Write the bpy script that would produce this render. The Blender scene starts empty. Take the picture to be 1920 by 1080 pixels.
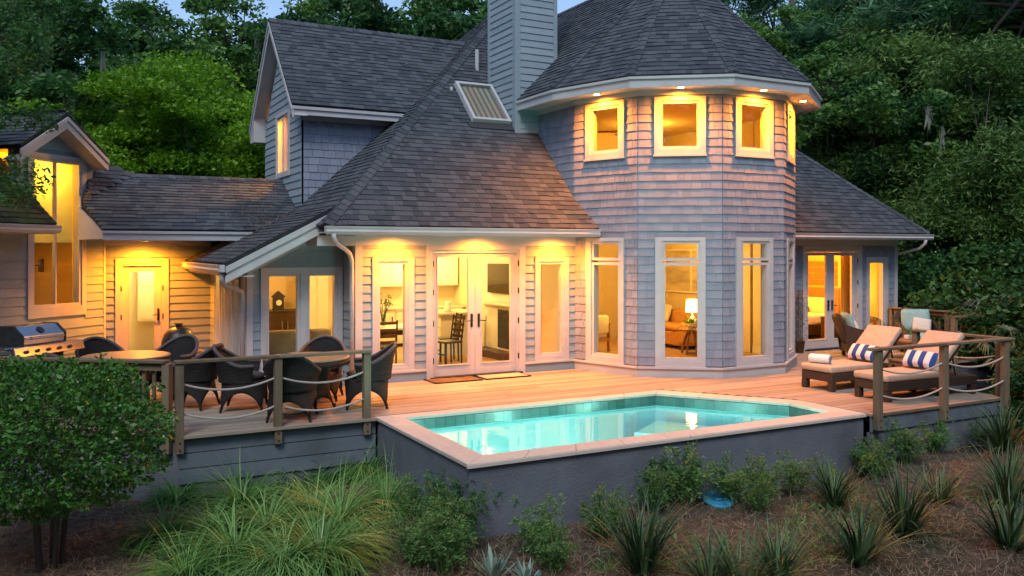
import bpy, bmesh, math, random
import numpy as np
from mathutils import Vector, Matrix
rad = math.radians
S = bpy.context.scene
COL = S.collection
# ------------------------------------------------------------------ camera, sky, sun, exposure
TH = rad(28.05); FPX = 1620.0; HZ = 470.0; CH = 2.25      # heading, focal length in photo pixels, horizon row, eye height over the deck
Fv = Vector((math.sin(TH), math.cos(TH), 0)); Rv = Vector((math.cos(TH), -math.sin(TH), 0))
cam_d = bpy.data.cameras.new('camera'); cam = bpy.data.objects.new('camera', cam_d); COL.objects.link(cam)
cam.location = (0, 0, CH); cam.rotation_euler = (rad(90), 0, -TH)
cam_d.sensor_width = 36; cam_d.lens = 36 * FPX / 1920; cam_d.shift_y = -(540 - HZ) / 1920
cam_d.clip_end = 2000; S.camera = cam
SUN_EL, SUN_AZ = rad(50), rad(215)                         # azimuth clockwise from +Y
W = bpy.data.worlds.new('World'); S.world = W; W.use_nodes = True
nt = W.node_tree; bg = nt.nodes['Background']
sky = nt.nodes.new('ShaderNodeTexSky'); sky.sky_type = 'NISHITA'; sky.sun_disc = False
sky.sun_elevation = SUN_EL; sky.sun_rotation = SUN_AZ; sky.dust_density = 0.6; sky.air_density = 1.0; sky.ozone_density = 2.0
nt.links.new(sky.outputs[0], bg.inputs[0]); bg.inputs[1].default_value = 0.10
sd = bpy.data.lights.new('sun', 'SUN'); sun = bpy.data.objects.new('sun', sd); COL.objects.link(sun)
sd.energy = 1.0; sd.angle = rad(20); sd.color = (1, 0.96, 0.92)
sun.rotation_euler = (rad(90) - SUN_EL, 0, -SUN_AZ + rad(180))
S.view_settings.view_transform = 'Standard'; S.view_settings.look = 'None'
S.view_settings.exposure = 0.9; S.view_settings.gamma = 1.0
S.cycles.use_denoising = True
S.cycles.max_bounces = 7; S.cycles.diffuse_bounces = 3; S.cycles.transparent_max_bounces = 10
S.cycles.sample_clamp_indirect = 6; S.cycles.caustics_reflective = False; S.cycles.caustics_refractive = False
# ------------------------------------------------------------------ helpers
RND = random.Random(7)
def at(u, d, z=0.0):                                       # plan point seen in photo column u at depth d
    p = Fv * d + Rv * ((u - 960) / FPX * d); return Vector((p.x, p.y, z))
def hide(o): pass
def tag(o, label=None, cat=None, group=None, kind=None):
    if label: o['label'] = label
    if cat: o['category'] = cat
    if group: o['group'] = group
    if kind: o['kind'] = kind
    return o
def empty(name, loc=(0, 0, 0), rz=0, label=None, cat=None, group=None, parent=None):
    o = bpy.data.objects.new(name, None); COL.objects.link(o); o.empty_display_size = .2
    o.location = loc; o.rotation_euler = (0, 0, rz)
    if parent: o.parent = parent
    return tag(o, label, cat, group)
def wmat(o):
    m = Matrix.LocRotScale(o.location, o.rotation_euler, o.scale)
    return (wmat(o.parent) @ o.matrix_parent_inverse @ m) if o.parent else m
def adopt(o, parent):                                      # world-built mesh becomes a child and stays where it is
    o.parent = parent; o.matrix_parent_inverse = wmat(parent).inverted()
def copy_tree(o, parent=None):
    c = o.copy(); COL.objects.link(c); c.parent = parent
    for ch in list(o.children): copy_tree(ch, c)
    return c
class MB:
    def __init__(s): s.v = []; s.f = []
    def add(s, vs, fs):
        n = len(s.v); s.v += [tuple(v) for v in vs]; s.f += [tuple(i + n for i in f) for f in fs]; return s
    def hexa(s, p):                                         # 4 bottom (ccw) then 4 top
        return s.add(p, [(3, 2, 1, 0), (4, 5, 6, 7), (0, 1, 5, 4), (1, 2, 6, 5), (2, 3, 7, 6), (3, 0, 4, 7)])
    def box(s, x0, x1, y0, y1, z0, z1):
        return s.hexa([(x0, y0, z0), (x1, y0, z0), (x1, y1, z0), (x0, y1, z0), (x0, y0, z1), (x1, y0, z1), (x1, y1, z1), (x0, y1, z1)])
    def cbox(s, c, d, rz=0, M=None):
        M = M or Matrix.Translation(c) @ Matrix.Rotation(rz, 4, 'Z')
        hx, hy, hz = d[0] / 2, d[1] / 2, d[2] / 2
        return s.hexa([M @ Vector(q) for q in [(-hx, -hy, -hz), (hx, -hy, -hz), (hx, hy, -hz), (-hx, hy, -hz), (-hx, -hy, hz), (hx, -hy, hz), (hx, hy, hz), (-hx, hy, hz)]])
    def prism(s, poly, vec):
        n = len(poly); vec = Vector(vec); b = [Vector(p) for p in poly]; t = [p + vec for p in b]
        return s.add(b + t, [tuple(range(n - 1, -1, -1)), tuple(range(n, 2 * n))] + [(i, (i + 1) % n, n + (i + 1) % n, n + i) for i in range(n)])
    def tube(s, pts, r, n=8, caps=True):
        pts = [Vector(p) for p in pts]; R = r if isinstance(r, (list, tuple)) else [r] * len(pts); rings = []; up = None
        for i, p in enumerate(pts):
            d = (pts[min(i + 1, len(pts) - 1)] - pts[max(i - 1, 0)]).normalized()
            if up is None: up = Vector((0, 0, 1)) if abs(d.z) < .9 else Vector((1, 0, 0))
            a = d.cross(up).normalized(); b = a.cross(d).normalized(); up = b
            rings.append([p + (a * math.cos(2 * math.pi * k / n) + b * math.sin(2 * math.pi * k / n)) * R[i] for k in range(n)])
        vs = [q for rg in rings for q in rg]; fs = []
        for i in range(len(pts) - 1):
            for k in range(n):
                fs.append((i * n + k, i * n + (k + 1) % n, (i + 1) * n + (k + 1) % n, (i + 1) * n + k))
        if caps: fs += [tuple(range(n - 1, -1, -1)), tuple((len(pts) - 1) * n + k for k in range(n))]
        return s.add(vs, fs)
    def lathe(s, prof, n=20, c=(0, 0, 0), a0=0, a1=2 * math.pi):
        c = Vector(c); full = abs(a1 - a0) > 6.28; m = n if full else n + 1; vs = []; fs = []
        for k in range(m):
            a = a0 + (a1 - a0) * k / n
            for r, z in prof: vs.append(c + Vector((r * math.cos(a), r * math.sin(a), z)))
        L = len(prof)
        for k in range(n):
            k2 = (k + 1) % m
            for i in range(L - 1): fs.append((k * L + i, k2 * L + i, k2 * L + i + 1, k * L + i + 1))
        return s.add(vs, fs)
    def grid(s, fn, nu, nv):
        vs = [fn(i / nu, j / nv) for j in range(nv + 1) for i in range(nu + 1)]
        return s.add(vs, [(j * (nu + 1) + i, j * (nu + 1) + i + 1, (j + 1) * (nu + 1) + i + 1, (j + 1) * (nu + 1) + i) for j in range(nv) for i in range(nu)])
    def mesh(s, name, mat=None, smooth=False, bevel=0, seg=1, sub=0, solid=0):
        me = bpy.data.meshes.new(name); me.from_pydata(s.v, [], s.f)
        if bevel or sub or solid:
            bm = bmesh.new(); bm.from_mesh(me)
            if solid: bmesh.ops.solidify(bm, geom=bm.faces[:], thickness=solid)
            if bevel: bmesh.ops.bevel(bm, geom=[e for e in bm.edges if len(e.link_faces) == 2 and e.calc_face_angle(0) > .5], offset=bevel, segments=seg, affect='EDGES', profile=.5, clamp_overlap=True)
            bmesh.ops.recalc_face_normals(bm, faces=bm.faces[:]); bm.to_mesh(me); bm.free()
        if smooth: me.polygons.foreach_set('use_smooth', [True] * len(me.polygons))
        if mat: me.materials.append(mat)
        return me
    def build(s, name, mat, parent=None, world=False, **k):
        return link(name, s.mesh(name, mat, **k), parent, world)
def link(name, me, parent=None, world=False):
    o = bpy.data.objects.new(name, me); COL.objects.link(o)
    if parent:
        if world: adopt(o, parent)
        else: o.parent = parent
    return o
def npmesh(name, V, quads, mat=None, smooth=False):          # V (n,3), quads (m,k)
    me = bpy.data.meshes.new(name); n = len(V); m, k = quads.shape
    me.vertices.add(n); me.vertices.foreach_set('co', np.asarray(V, np.float32).ravel())
    me.loops.add(m * k); me.loops.foreach_set('vertex_index', quads.astype(np.int32).ravel())
    me.polygons.add(m); me.polygons.foreach_set('loop_start', np.arange(0, m * k, k, dtype=np.int32))
    me.polygons.foreach_set('use_smooth', np.full(m, bool(smooth)))
    me.update(calc_edges=True)
    if mat: me.materials.append(mat)
    return me
# ------------------------------------------------------------------ materials
MATS = {}
def mat(name, c0, c1=None, rough=.6, scale=8, bump=0, bscale=40, island=0, spec=.3, metal=0, stretch=(1, 1, 1), detail=4, emit=None, estr=0, dirt=None, dscale=.7, dlo=.5, dhi=.75, world=False):
    m = bpy.data.materials.new(name); m.use_nodes = True; MATS[name] = m
    n = m.node_tree.nodes; L = m.node_tree.links; b = n['Principled BSDF']
    b.inputs['Roughness'].default_value = rough; b.inputs['Specular IOR Level'].default_value = spec; b.inputs['Metallic'].default_value = metal
    c0 = (*c0, 1)
    tc = n.new('ShaderNodeTexCoord'); mp = n.new('ShaderNodeMapping'); mp.inputs['Scale'].default_value = stretch
    L.new(n.new('ShaderNodeNewGeometry').outputs['Position'] if world else tc.outputs['Object'], mp.inputs[0])
    out = None
    if c1:
        c1 = (*c1, 1)
        nz = n.new('ShaderNodeTexNoise'); nz.inputs['Scale'].default_value = scale; nz.inputs['Detail'].default_value = detail; L.new(mp.outputs[0], nz.inputs[0])
        rp = n.new('ShaderNodeValToRGB'); rp.color_ramp.elements[0].position = .3; rp.color_ramp.elements[1].position = .7
        rp.color_ramp.elements[0].color = c0; rp.color_ramp.elements[1].color = c1
        fac = nz.outputs[0]
        if island:                                            # each piece its own tone
            oi = n.new('ShaderNodeObjectInfo'); ge = n.new('ShaderNodeNewGeometry')
            ad = n.new('ShaderNodeMath'); ad.operation = 'ADD'; L.new(oi.outputs['Random'], ad.inputs[0]); L.new(ge.outputs['Random Per Island'], ad.inputs[1])
            fr = n.new('ShaderNodeMath'); fr.operation = 'FRACT'; L.new(ad.outputs[0], fr.inputs[0])
            mx = n.new('ShaderNodeMix'); mx.inputs[0].default_value = island; L.new(nz.outputs[0], mx.inputs[2]); L.new(fr.outputs[0], mx.inputs[3]); fac = mx.outputs[0]
        L.new(fac, rp.inputs[0]); out = rp.outputs[0]
    else:
        b.inputs['Base Color'].default_value = c0
    if dirt:
        n2 = n.new('ShaderNodeTexNoise'); n2.inputs['Scale'].default_value = dscale; n2.inputs['Detail'].default_value = 6
        ge2 = n.new('ShaderNodeNewGeometry'); L.new(ge2.outputs['Position'], n2.inputs[0])
        r2 = n.new('ShaderNodeValToRGB'); r2.color_ramp.elements[0].position = dlo; r2.color_ramp.elements[1].position = dhi; L.new(n2.outputs[0], r2.inputs[0])
        m2 = n.new('ShaderNodeMix'); m2.data_type = 'RGBA'; L.new(r2.outputs[0], m2.inputs[0])
        if out: L.new(out, m2.inputs[6])
        else: m2.inputs[6].default_value = c0
        m2.inputs[7].default_value = (*dirt, 1); out = m2.outputs[2]
    if out: L.new(out, b.inputs['Base Color'])
    if bump:
        nb = n.new('ShaderNodeTexNoise'); nb.inputs['Scale'].default_value = bscale; nb.inputs['Detail'].default_value = 5; L.new(mp.outputs[0], nb.inputs[0])
        bp = n.new('ShaderNodeBump'); bp.inputs['Strength'].default_value = bump; bp.inputs['Distance'].default_value = .02
        L.new(nb.outputs[0], bp.inputs['Height']); L.new(bp.outputs[0], b.inputs['Normal'])
    if emit: b.inputs['Emission Color'].default_value = (*emit, 1); b.inputs['Emission Strength'].default_value = estr
    return m
def glassmat(name, tint, rough=0.0, ior=1.5, ripple=0):
    m = bpy.data.materials.new(name); m.use_nodes = True; n = m.node_tree.nodes; L = m.node_tree.links
    for x in list(n):
        if x.type != 'OUTPUT_MATERIAL': n.remove(x)
    o = n['Material Output']; t = n.new('ShaderNodeBsdfTransparent'); t.inputs[0].default_value = (*tint, 1)
    g = n.new('ShaderNodeBsdfGlossy'); g.inputs['Roughness'].default_value = rough
    ge = n.new('ShaderNodeNewGeometry'); dt = n.new('ShaderNodeVectorMath'); dt.operation = 'DOT_PRODUCT'; L.new(ge.outputs['Normal'], dt.inputs[0]); L.new(ge.outputs['Incoming'], dt.inputs[1])
    def mth(op, x, y=None):
        k = n.new('ShaderNodeMath'); k.operation = op
        for i, q in enumerate((x, y)):
            if q is None: continue
            if isinstance(q, float): k.inputs[i].default_value = q
            else: L.new(q, k.inputs[i])
        return k.outputs[0]
    F0 = ((ior - 1) / (ior + 1)) ** 2; fac = mth('ADD', mth('MULTIPLY', mth('POWER', mth('SUBTRACT', 1.0, mth('ABSOLUTE', dt.outputs['Value'])), 5.0), 1.0 - F0), F0)
    mx = n.new('ShaderNodeMixShader'); L.new(fac, mx.inputs[0]); L.new(t.outputs[0], mx.inputs[1]); L.new(g.outputs[0], mx.inputs[2]); L.new(mx.outputs[0], o.inputs[0])
    if ripple:
        tc = n.new('ShaderNodeTexCoord'); nz = n.new('ShaderNodeTexNoise'); nz.inputs['Scale'].default_value = 2.2; nz.inputs['Detail'].default_value = 3
        L.new(tc.outputs['Object'], nz.inputs[0]); bp = n.new('ShaderNodeBump'); bp.inputs['Strength'].default_value = ripple; bp.inputs['Distance'].default_value = .05
        L.new(nz.outputs[0], bp.inputs['Height']); L.new(bp.outputs[0], g.inputs['Normal'])
    return m
def leafmat(name, dark, light, trans=.35, rough=.45, big=.25):
    m = bpy.data.materials.new(name); m.use_nodes = True; n = m.node_tree.nodes; L = m.node_tree.links; b = n['Principled BSDF']; o = n['Material Output']
    ge = n.new('ShaderNodeNewGeometry'); oi = n.new('ShaderNodeObjectInfo'); nz = n.new('ShaderNodeTexNoise'); nz.inputs['Scale'].default_value = big; nz.inputs['Detail'].default_value = 3
    L.new(ge.outputs['Position'], nz.inputs[0])
    mx = n.new('ShaderNodeMix'); mx.inputs[0].default_value = .5; L.new(ge.outputs['Random Per Island'], mx.inputs[2]); L.new(nz.outputs[0], mx.inputs[3])
    m2 = n.new('ShaderNodeMix'); m2.inputs[0].default_value = .2; L.new(mx.outputs[0], m2.inputs[2]); L.new(oi.outputs['Random'], m2.inputs[3])
    rp = n.new('ShaderNodeValToRGB'); rp.color_ramp.elements[0].position = .32; rp.color_ramp.elements[1].position = .68
    rp.color_ramp.elements[0].color = (*dark, 1); rp.color_ramp.elements[1].color = (*light, 1); L.new(m2.outputs[0], rp.inputs[0])
    L.new(rp.outputs[0], b.inputs['Base Color']); b.inputs['Roughness'].default_value = rough; b.inputs['Specular IOR Level'].default_value = .35
    t = n.new('ShaderNodeBsdfTranslucent'); L.new(rp.outputs[0], t.inputs[0]); ms = n.new('ShaderNodeMixShader'); ms.inputs[0].default_value = trans
    L.new(b.outputs[0], ms.inputs[1]); L.new(t.outputs[0], ms.inputs[2]); L.new(ms.outputs[0], o.inputs[0])
    return m
M_wall = mat('painted_shingle', (.215, .245, .31), (.265, .295, .365), rough=.8, scale=6, bump=.25, bscale=60, island=.5, world=True)
M_side = mat('painted_siding', (.235, .30, .34), (.285, .35, .39), rough=.7, scale=5, bump=.12, bscale=50, island=.4)
M_trim = mat('trim_paint', (.44, .45, .46), (.50, .50, .51), rough=.55, scale=3, dirt=(.33, .33, .33), dscale=1.5, dlo=.58, dhi=.85)
M_roof = mat('asphalt_shingle', (.052, .062, .075), (.090, .102, .116), rough=.9, scale=30, bump=.5, bscale=160, island=.72, world=True)
M_rdeck = mat('roof_felt', (.02, .02, .023), (.035, .035, .038), rough=.9)
M_mossroof = mat('mossy_shingle', (.022, .028, .022), (.06, .075, .04), rough=.95, scale=5, bump=.6, bscale=60, island=.45, dirt=(.05, .085, .02), dscale=1.6, dlo=.42, dhi=.6, world=True)
M_stucco = mat('stucco', (.115, .13, .158), (.15, .165, .195), rough=.9, scale=2, bump=.45, bscale=45, dirt=(.07, .075, .085), dscale=1.2, dlo=.5, dhi=.8)
M_skirt = mat('skirt_paint', (.11, .14, .172), (.145, .175, .21), rough=.7, scale=4, bump=.2, bscale=40, island=.4, dirt=(.08, .095, .10), dscale=2)
M_plank = mat('deck_plank', (.26, .215, .165), (.38, .32, .255), rough=.65, scale=5, bump=.3, bscale=30, island=.5, stretch=(.25, 4, 1), dirt=(.27, .22, .19), dscale=.9, dlo=.5, dhi=.8)
M_rail = mat('weathered_timber', (.115, .088, .058), (.20, .155, .10), rough=.8, scale=6, bump=.35, bscale=40, island=.4, stretch=(2, 2, .4))
M_rope = mat('rope', (.34, .31, .27), (.50, .46, .41), rough=.9, scale=80)
M_cope = mat('coping_stone', (.49, .44, .375), (.58, .53, .46), rough=.7, scale=14, bump=.2, bscale=90, island=.3)
M_tile = mat('waterline_tile', (.05, .13, .115), (.10, .21, .18), rough=.25, scale=9, island=.6, spec=.5)
M_basin = mat('pool_plaster', (.30, .66, .66), (.36, .70, .71), rough=.6, scale=2)
M_step = mat('step_edge', (.62, .78, .80), rough=.5)
M_water = glassmat('pool_water', (.55, .93, .95), .0, 1.33, .06)
M_glass = glassmat('window_glass', (.97, .98, .97), 0, 1.3)
M_wick = mat('dark_wicker', (.006, .005, .005), (.022, .018, .017), rough=.6, scale=55, bump=.8, bscale=120, spec=.4)
M_wickr = mat('grey_wicker_roll', (.06, .056, .062), (.12, .115, .12), rough=.6, scale=60, bump=.8, bscale=120)
M_wickb = mat('brown_wicker', (.035, .022, .014), (.075, .05, .034), rough=.5, scale=60, bump=.8, bscale=120)
M_cush = mat('tan_cushion', (.45, .33, .235), (.52, .39, .29), rough=.9, scale=20, bump=.15, bscale=300)
M_teal = mat('teal_fabric', (.22, .40, .40), (.30, .48, .47), rough=.9, scale=20, bump=.15, bscale=200)
M_cream = mat('cream_fabric', (.62, .58, .50), (.70, .66, .58), rough=.9, scale=20, bump=.15, bscale=200)
M_navy = mat('navy_fabric', (.03, .075, .25), (.05, .10, .30), rough=.9, scale=20)
M_white = mat('white_cloth', (.72, .73, .74), (.8, .8, .8), rough=.9, scale=30, bump=.3, bscale=150)
M_tabletop = mat('tan_tabletop', (.20, .15, .095), (.27, .205, .135), rough=.35, scale=7, spec=.4)
M_steel = mat('brushed_steel', (.55, .56, .57), (.66, .66, .67), rough=.25, scale=40, metal=1, stretch=(.05, 1, 1))
M_black = mat('black_metal', (.012, .012, .013), (.025, .025, .026), rough=.4, scale=10, spec=.5)
M_bronze = mat('dark_bronze', (.03, .022, .016), (.05, .04, .03), rough=.4, scale=10, metal=.6)
M_bark = mat('bark', (.06, .048, .038), (.13, .11, .09), rough=.95, scale=6, bump=.9, bscale=18, stretch=(1, 1, .25))
M_palebark = mat('pale_bark', (.13, .115, .10), (.22, .20, .18), rough=.95, scale=6, bump=.7, bscale=25, stretch=(1, 1, .3))
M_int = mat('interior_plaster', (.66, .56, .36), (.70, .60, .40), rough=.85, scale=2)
M_intw = mat('interior_white', (.74, .70, .60), (.78, .74, .64), rough=.7, scale=2)
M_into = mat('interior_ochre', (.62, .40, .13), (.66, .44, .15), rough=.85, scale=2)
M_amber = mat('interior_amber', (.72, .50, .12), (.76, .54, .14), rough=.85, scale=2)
M_floor = mat('oak_floor', (.36, .22, .10), (.46, .30, .15), rough=.35, scale=5, stretch=(.3, 5, 1))
M_dwood = mat('dark_wood', (.03, .018, .010), (.06, .036, .02), rough=.4, scale=6)
M_mwood = mat('warm_wood', (.26, .12, .045), (.36, .18, .075), rough=.45, scale=6, stretch=(1, 4, 1))
M_tan = mat('tan_leather', (.46, .22, .07), (.54, .28, .10), rough=.55, scale=8)
M_olive = mat('olive_upholstery', (.26, .23, .11), (.33, .29, .15), rough=.9, scale=8)
M_shade = mat('lamp_shade', (.9, .75, .45), rough=.8, emit=(1, .66, .20), estr=5)
M_bulb = mat('lamp_lens', (1, .9, .6), rough=.5, emit=(1, .70, .22), estr=30)
M_clay = mat('mulch_earth', (.048, .036, .026), (.115, .086, .062), rough=1, scale=9, bump=1, bscale=35, dirt=(.035, .04, .018), dscale=.5, dlo=.5, dhi=.7)
M_straw = mat('pine_straw', (.10, .068, .042), (.32, .235, .155), rough=.9, scale=4, island=.9)
M_disc = mat('blue_plastic', (.02, .20, .36), (.03, .25, .42), rough=.4, scale=4)
M_leaf_oak = leafmat('oak_leaf', (.028, .100, .020), (.150, .300, .060))
M_leaf_dark = leafmat('dark_leaf', (.016, .072, .020), (.085, .205, .050))
M_leaf_lime = leafmat('lime_leaf', (.080, .215, .008), (.22, .43, .025), .45)
M_leaf_pine = leafmat('pine_needle_leaf', (.026, .105, .050), (.11, .25, .10))
M_leaf_bam = leafmat('bamboo_leaf', (.060, .145, .028), (.20, .32, .085))
M_leaf_top = leafmat('topiary_leaf', (.008, .040, .010), (.085, .240, .036), .2, .28, 3)
M_grass = leafmat('fountain_grass_blade', (.055, .190, .028), (.27, .48, .15), .35, .4, 1.5)
M_fern = leafmat('feathery_leaf', (.045, .135, .036), (.165, .33, .09), .35, .5, 2)
M_spike = leafmat('strap_leaf', (.016, .052, .020), (.12, .20, .08), .15, .5, 2)
M_agave = leafmat('agave_leaf', (.15, .24, .19), (.30, .42, .34), .1, .5, 2)
M_palm = leafmat('palmetto_leaf', (.04, .08, .045), (.18, .25, .16), .2, .35, 1)
M_moss = leafmat('hanging_moss', (.12, .14, .10), (.26, .28, .22), .3, .9, 1)
# ------------------------------------------------------------------ ground
def gz(x, y):                                               # height of the planting bed and the woods behind
    p = Vector((x, y, 0)); d = p.dot(Fv); r = p.dot(Rv)
    z = -.80 - .04 * max(0, min(6, 9 - d)) + .05 * math.sin(x * 1.3 + y * .7) + .035 * math.sin(x * 2.9 - y * 2.1 + 1)
    return z + .10 * max(0, min(3, r - 3)) * max(0, min(1, (9.5 - y) / 2)) * .5
N = 90; xs = [-60 + 170 * (i / N) for i in range(N + 1)]
near = [i * .35 for i in range(-12, 62)]
gx = sorted(set([-400, -150, -60, -30, -15, -8] + near + [24, 30, 40, 60, 120, 250, 500])); gy = sorted(set([-60, -20, -8] + [i * .35 for i in range(-8, 48)] + [19, 24, 32, 45, 70, 120, 250, 700]))
V = [(x, y, gz(x, y)) for y in gy for x in gx]; nx = len(gx)
Q = np.array([(j * nx + i, j * nx + i + 1, (j + 1) * nx + i + 1, (j + 1) * nx + i) for j in range(len(gy) - 1) for i in range(nx - 1)])
tag(link('ground', npmesh('ground', np.array(V), Q, M_clay, True)), 'brown mulched earth of the planting bed and woodland floor', 'ground', kind='structure')
# ------------------------------------------------------------------ house: frames, walls, openings
HB = (8, 16, 0)
house = empty('house', HB, 0, 'blue-grey shingled house with round bay tower, dark hip roofs and glowing windows', 'house')
class Fr:
    def __init__(s, o, t, n): s.o = Vector((*o, 0)); s.t = Vector((*t, 0)).normalized(); s.n = Vector((*n, 0)).normalized()
    def P(s, a, z, d=0): return s.o + s.t * a + s.n * d + Vector((0, 0, z))
    def box(s, mb, a0, a1, z0, z1, d0, d1):
        P = s.P; return mb.hexa([P(a0, z0, d0), P(a1, z0, d0), P(a1, z0, d1), P(a0, z0, d1), P(a0, z1, d0), P(a1, z1, d0), P(a1, z1, d1), P(a0, z1, d1)])
def wall(fr, a0, a1, z0, z1, holes, m, name='wall', d0=-.16, d1=0, inner=None, parent=None):
    A = sorted({a0, a1} | {h[0] for h in holes} | {h[1] for h in holes}); Z = sorted({z0, z1} | {h[2] for h in holes} | {h[3] for h in holes})
    A = [a for a in A if a0 <= a <= a1]; Z = [z for z in Z if z0 <= z <= z1]
    mb = MB(); mi = MB()
    for i in range(len(A) - 1):
        for j in range(len(Z) - 1):
            ca, cz = (A[i] + A[i + 1]) / 2, (Z[j] + Z[j + 1]) / 2
            if any(h[0] < ca < h[1] and h[2] < cz < h[3] for h in holes): continue
            fr.box(mb, A[i], A[i + 1], Z[j], Z[j + 1], d0, d1); fr.box(mi, A[i], A[i + 1], Z[j], Z[j + 1], d0 - .03, d0 - .004)
    o = mb.build(name, m, parent or house, True)
    if inner: mi.build('plaster_lining', inner, parent or house, True)
    return o
def cut(a0, a1, blocks):
    iv = [(a0, a1)]
    for b0, b1 in blocks:
        nv = []
        for x, y in iv:
            if b1 <= x or b0 >= y: nv.append((x, y)); continue
            if b0 > x: nv.append((x, b0))
            if b1 < y: nv.append((b1, y))
        iv = nv
    return [(x, y) for x, y in iv if y - x > .015]
def siding(fr, a0, a1, z0, z1, blocks, par, clip=None, exp=.15, m=None):
    z = z0
    while z < z1 - .03:
        zt = min(z + exp, z1)
        bl = [(b[0], b[1]) for b in blocks if b[2] < z + .08 and b[3] > z + .07]
        lo, hi = a0, a1
        if clip:
            c = clip((z + zt) / 2)
            if c is None: z += exp; continue
            lo, hi = max(a0, c[0]), min(a1, c[1])
        for x, y in cut(lo, hi, bl):
            P = fr.P; mb = MB().hexa([P(x, z, .002), P(y, z, .002), P(y, z, .026), P(x, z, .026), P(x, zt + .012, .002), P(y, zt + .012, .002), P(y, zt + .012, .008), P(x, zt + .012, .008)])
            mb.build('siding_board', m or M_side, par, True)
        z += exp
SHW = []; SHR = []                                           # wall and roof shingles: (matrix, projected size)
def seen(p, w, h):
    q = p - cam.location; d = q.dot(Fv); u = 960 + FPX * q.dot(Rv) / d; v = HZ - FPX * q.z / d
    return (w * h / d / d) if (0 < u < 1920 and 0 < v < 1080) else 0
def frame_mat(o, x, y, z): return Matrix(((x.x, y.x, z.x, o.x), (x.y, y.y, z.y, o.y), (x.z, y.z, z.z, o.z), (0, 0, 0, 1)))
def shingle_wall(fr, a0, a1, z0, z1, blocks, exp=.15, clip=None):
    z = z0; k = 0
    while z < z1 - .03:
        h = min(exp, z1 - z); bl = [(b[0], b[1]) for b in blocks if b[2] < z + h - .03 and b[3] > z + .03]
        lo, hi = a0, a1
        if clip:
            c = clip(z + h / 2)
            if c is None: z += exp; continue
            lo, hi = max(a0, c[0]), min(a1, c[1])
        for x, y in cut(lo, hi, bl):
            a = x
            while a < y - .004:
                w = RND.choice((.10, .13, .15, .17, .20, .23)) * RND.uniform(.92, 1.08); b = min(a + w, y)
                if y - b < .05: b = y
                zz = z + RND.uniform(-.004, .004)
                M = frame_mat(fr.P(a + .003, zz, .003), fr.t * (b - a - .006), Vector((0, 0, h + .01)), fr.n * RND.uniform(.9, 1.15))
                SHW.append((M, seen(fr.P(a, z), b - a, h) * max(0, -(fr.P(a, z) - cam.location).normalized().dot(fr.n)))); a = b
        z += exp
def sub(mb, name, m, par, **k): return mb.build(name, m, par, True, **k)
def window(fr, cas, panes, m=None, sillp=.0, par=None):
    a0, a1, z0, z1 = cas; m = m or M_trim; mb = MB()
    g0 = min(p[0] for p in panes); g1 = max(p[1] for p in panes); h0 = min(p[2] for p in panes); h1 = max(p[3] for p in panes)
    f = .05
    fr.box(mb, a0, g0 - f, z0, z1, .0, .045); fr.box(mb, g1 + f, a1, z0, z1, .0, .045)
    fr.box(mb, g0 - f, g1 + f, h1 + f, z1, .0, .043); fr.box(mb, g0 - f, g1 + f, z0, h0 - f, .0, .043)
    if sillp: fr.box(mb, a0 - .02, a1 + .02, z0 - .03, z0, .0, .045 + sillp)
    w = sub(mb, 'window', m, par or house)
    for i, (p0, p1, q0, q1) in enumerate(panes):
        sb = MB()
        fr.box(sb, p0 - f, p0, q0 - f, q1 + f, -.10, .022); fr.box(sb, p1, p1 + f, q0 - f, q1 + f, -.10, .022)
        fr.box(sb, p0, p1, q1, q1 + f, -.10, .020); fr.box(sb, p0, p1, q0 - f, q0, -.10, .020)
        sub(sb, 'sash', m, w)
        sub(fr.box(MB(), p0, p1, q0, q1, -.045, -.038), 'pane', M_glass, w)
    return w
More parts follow.
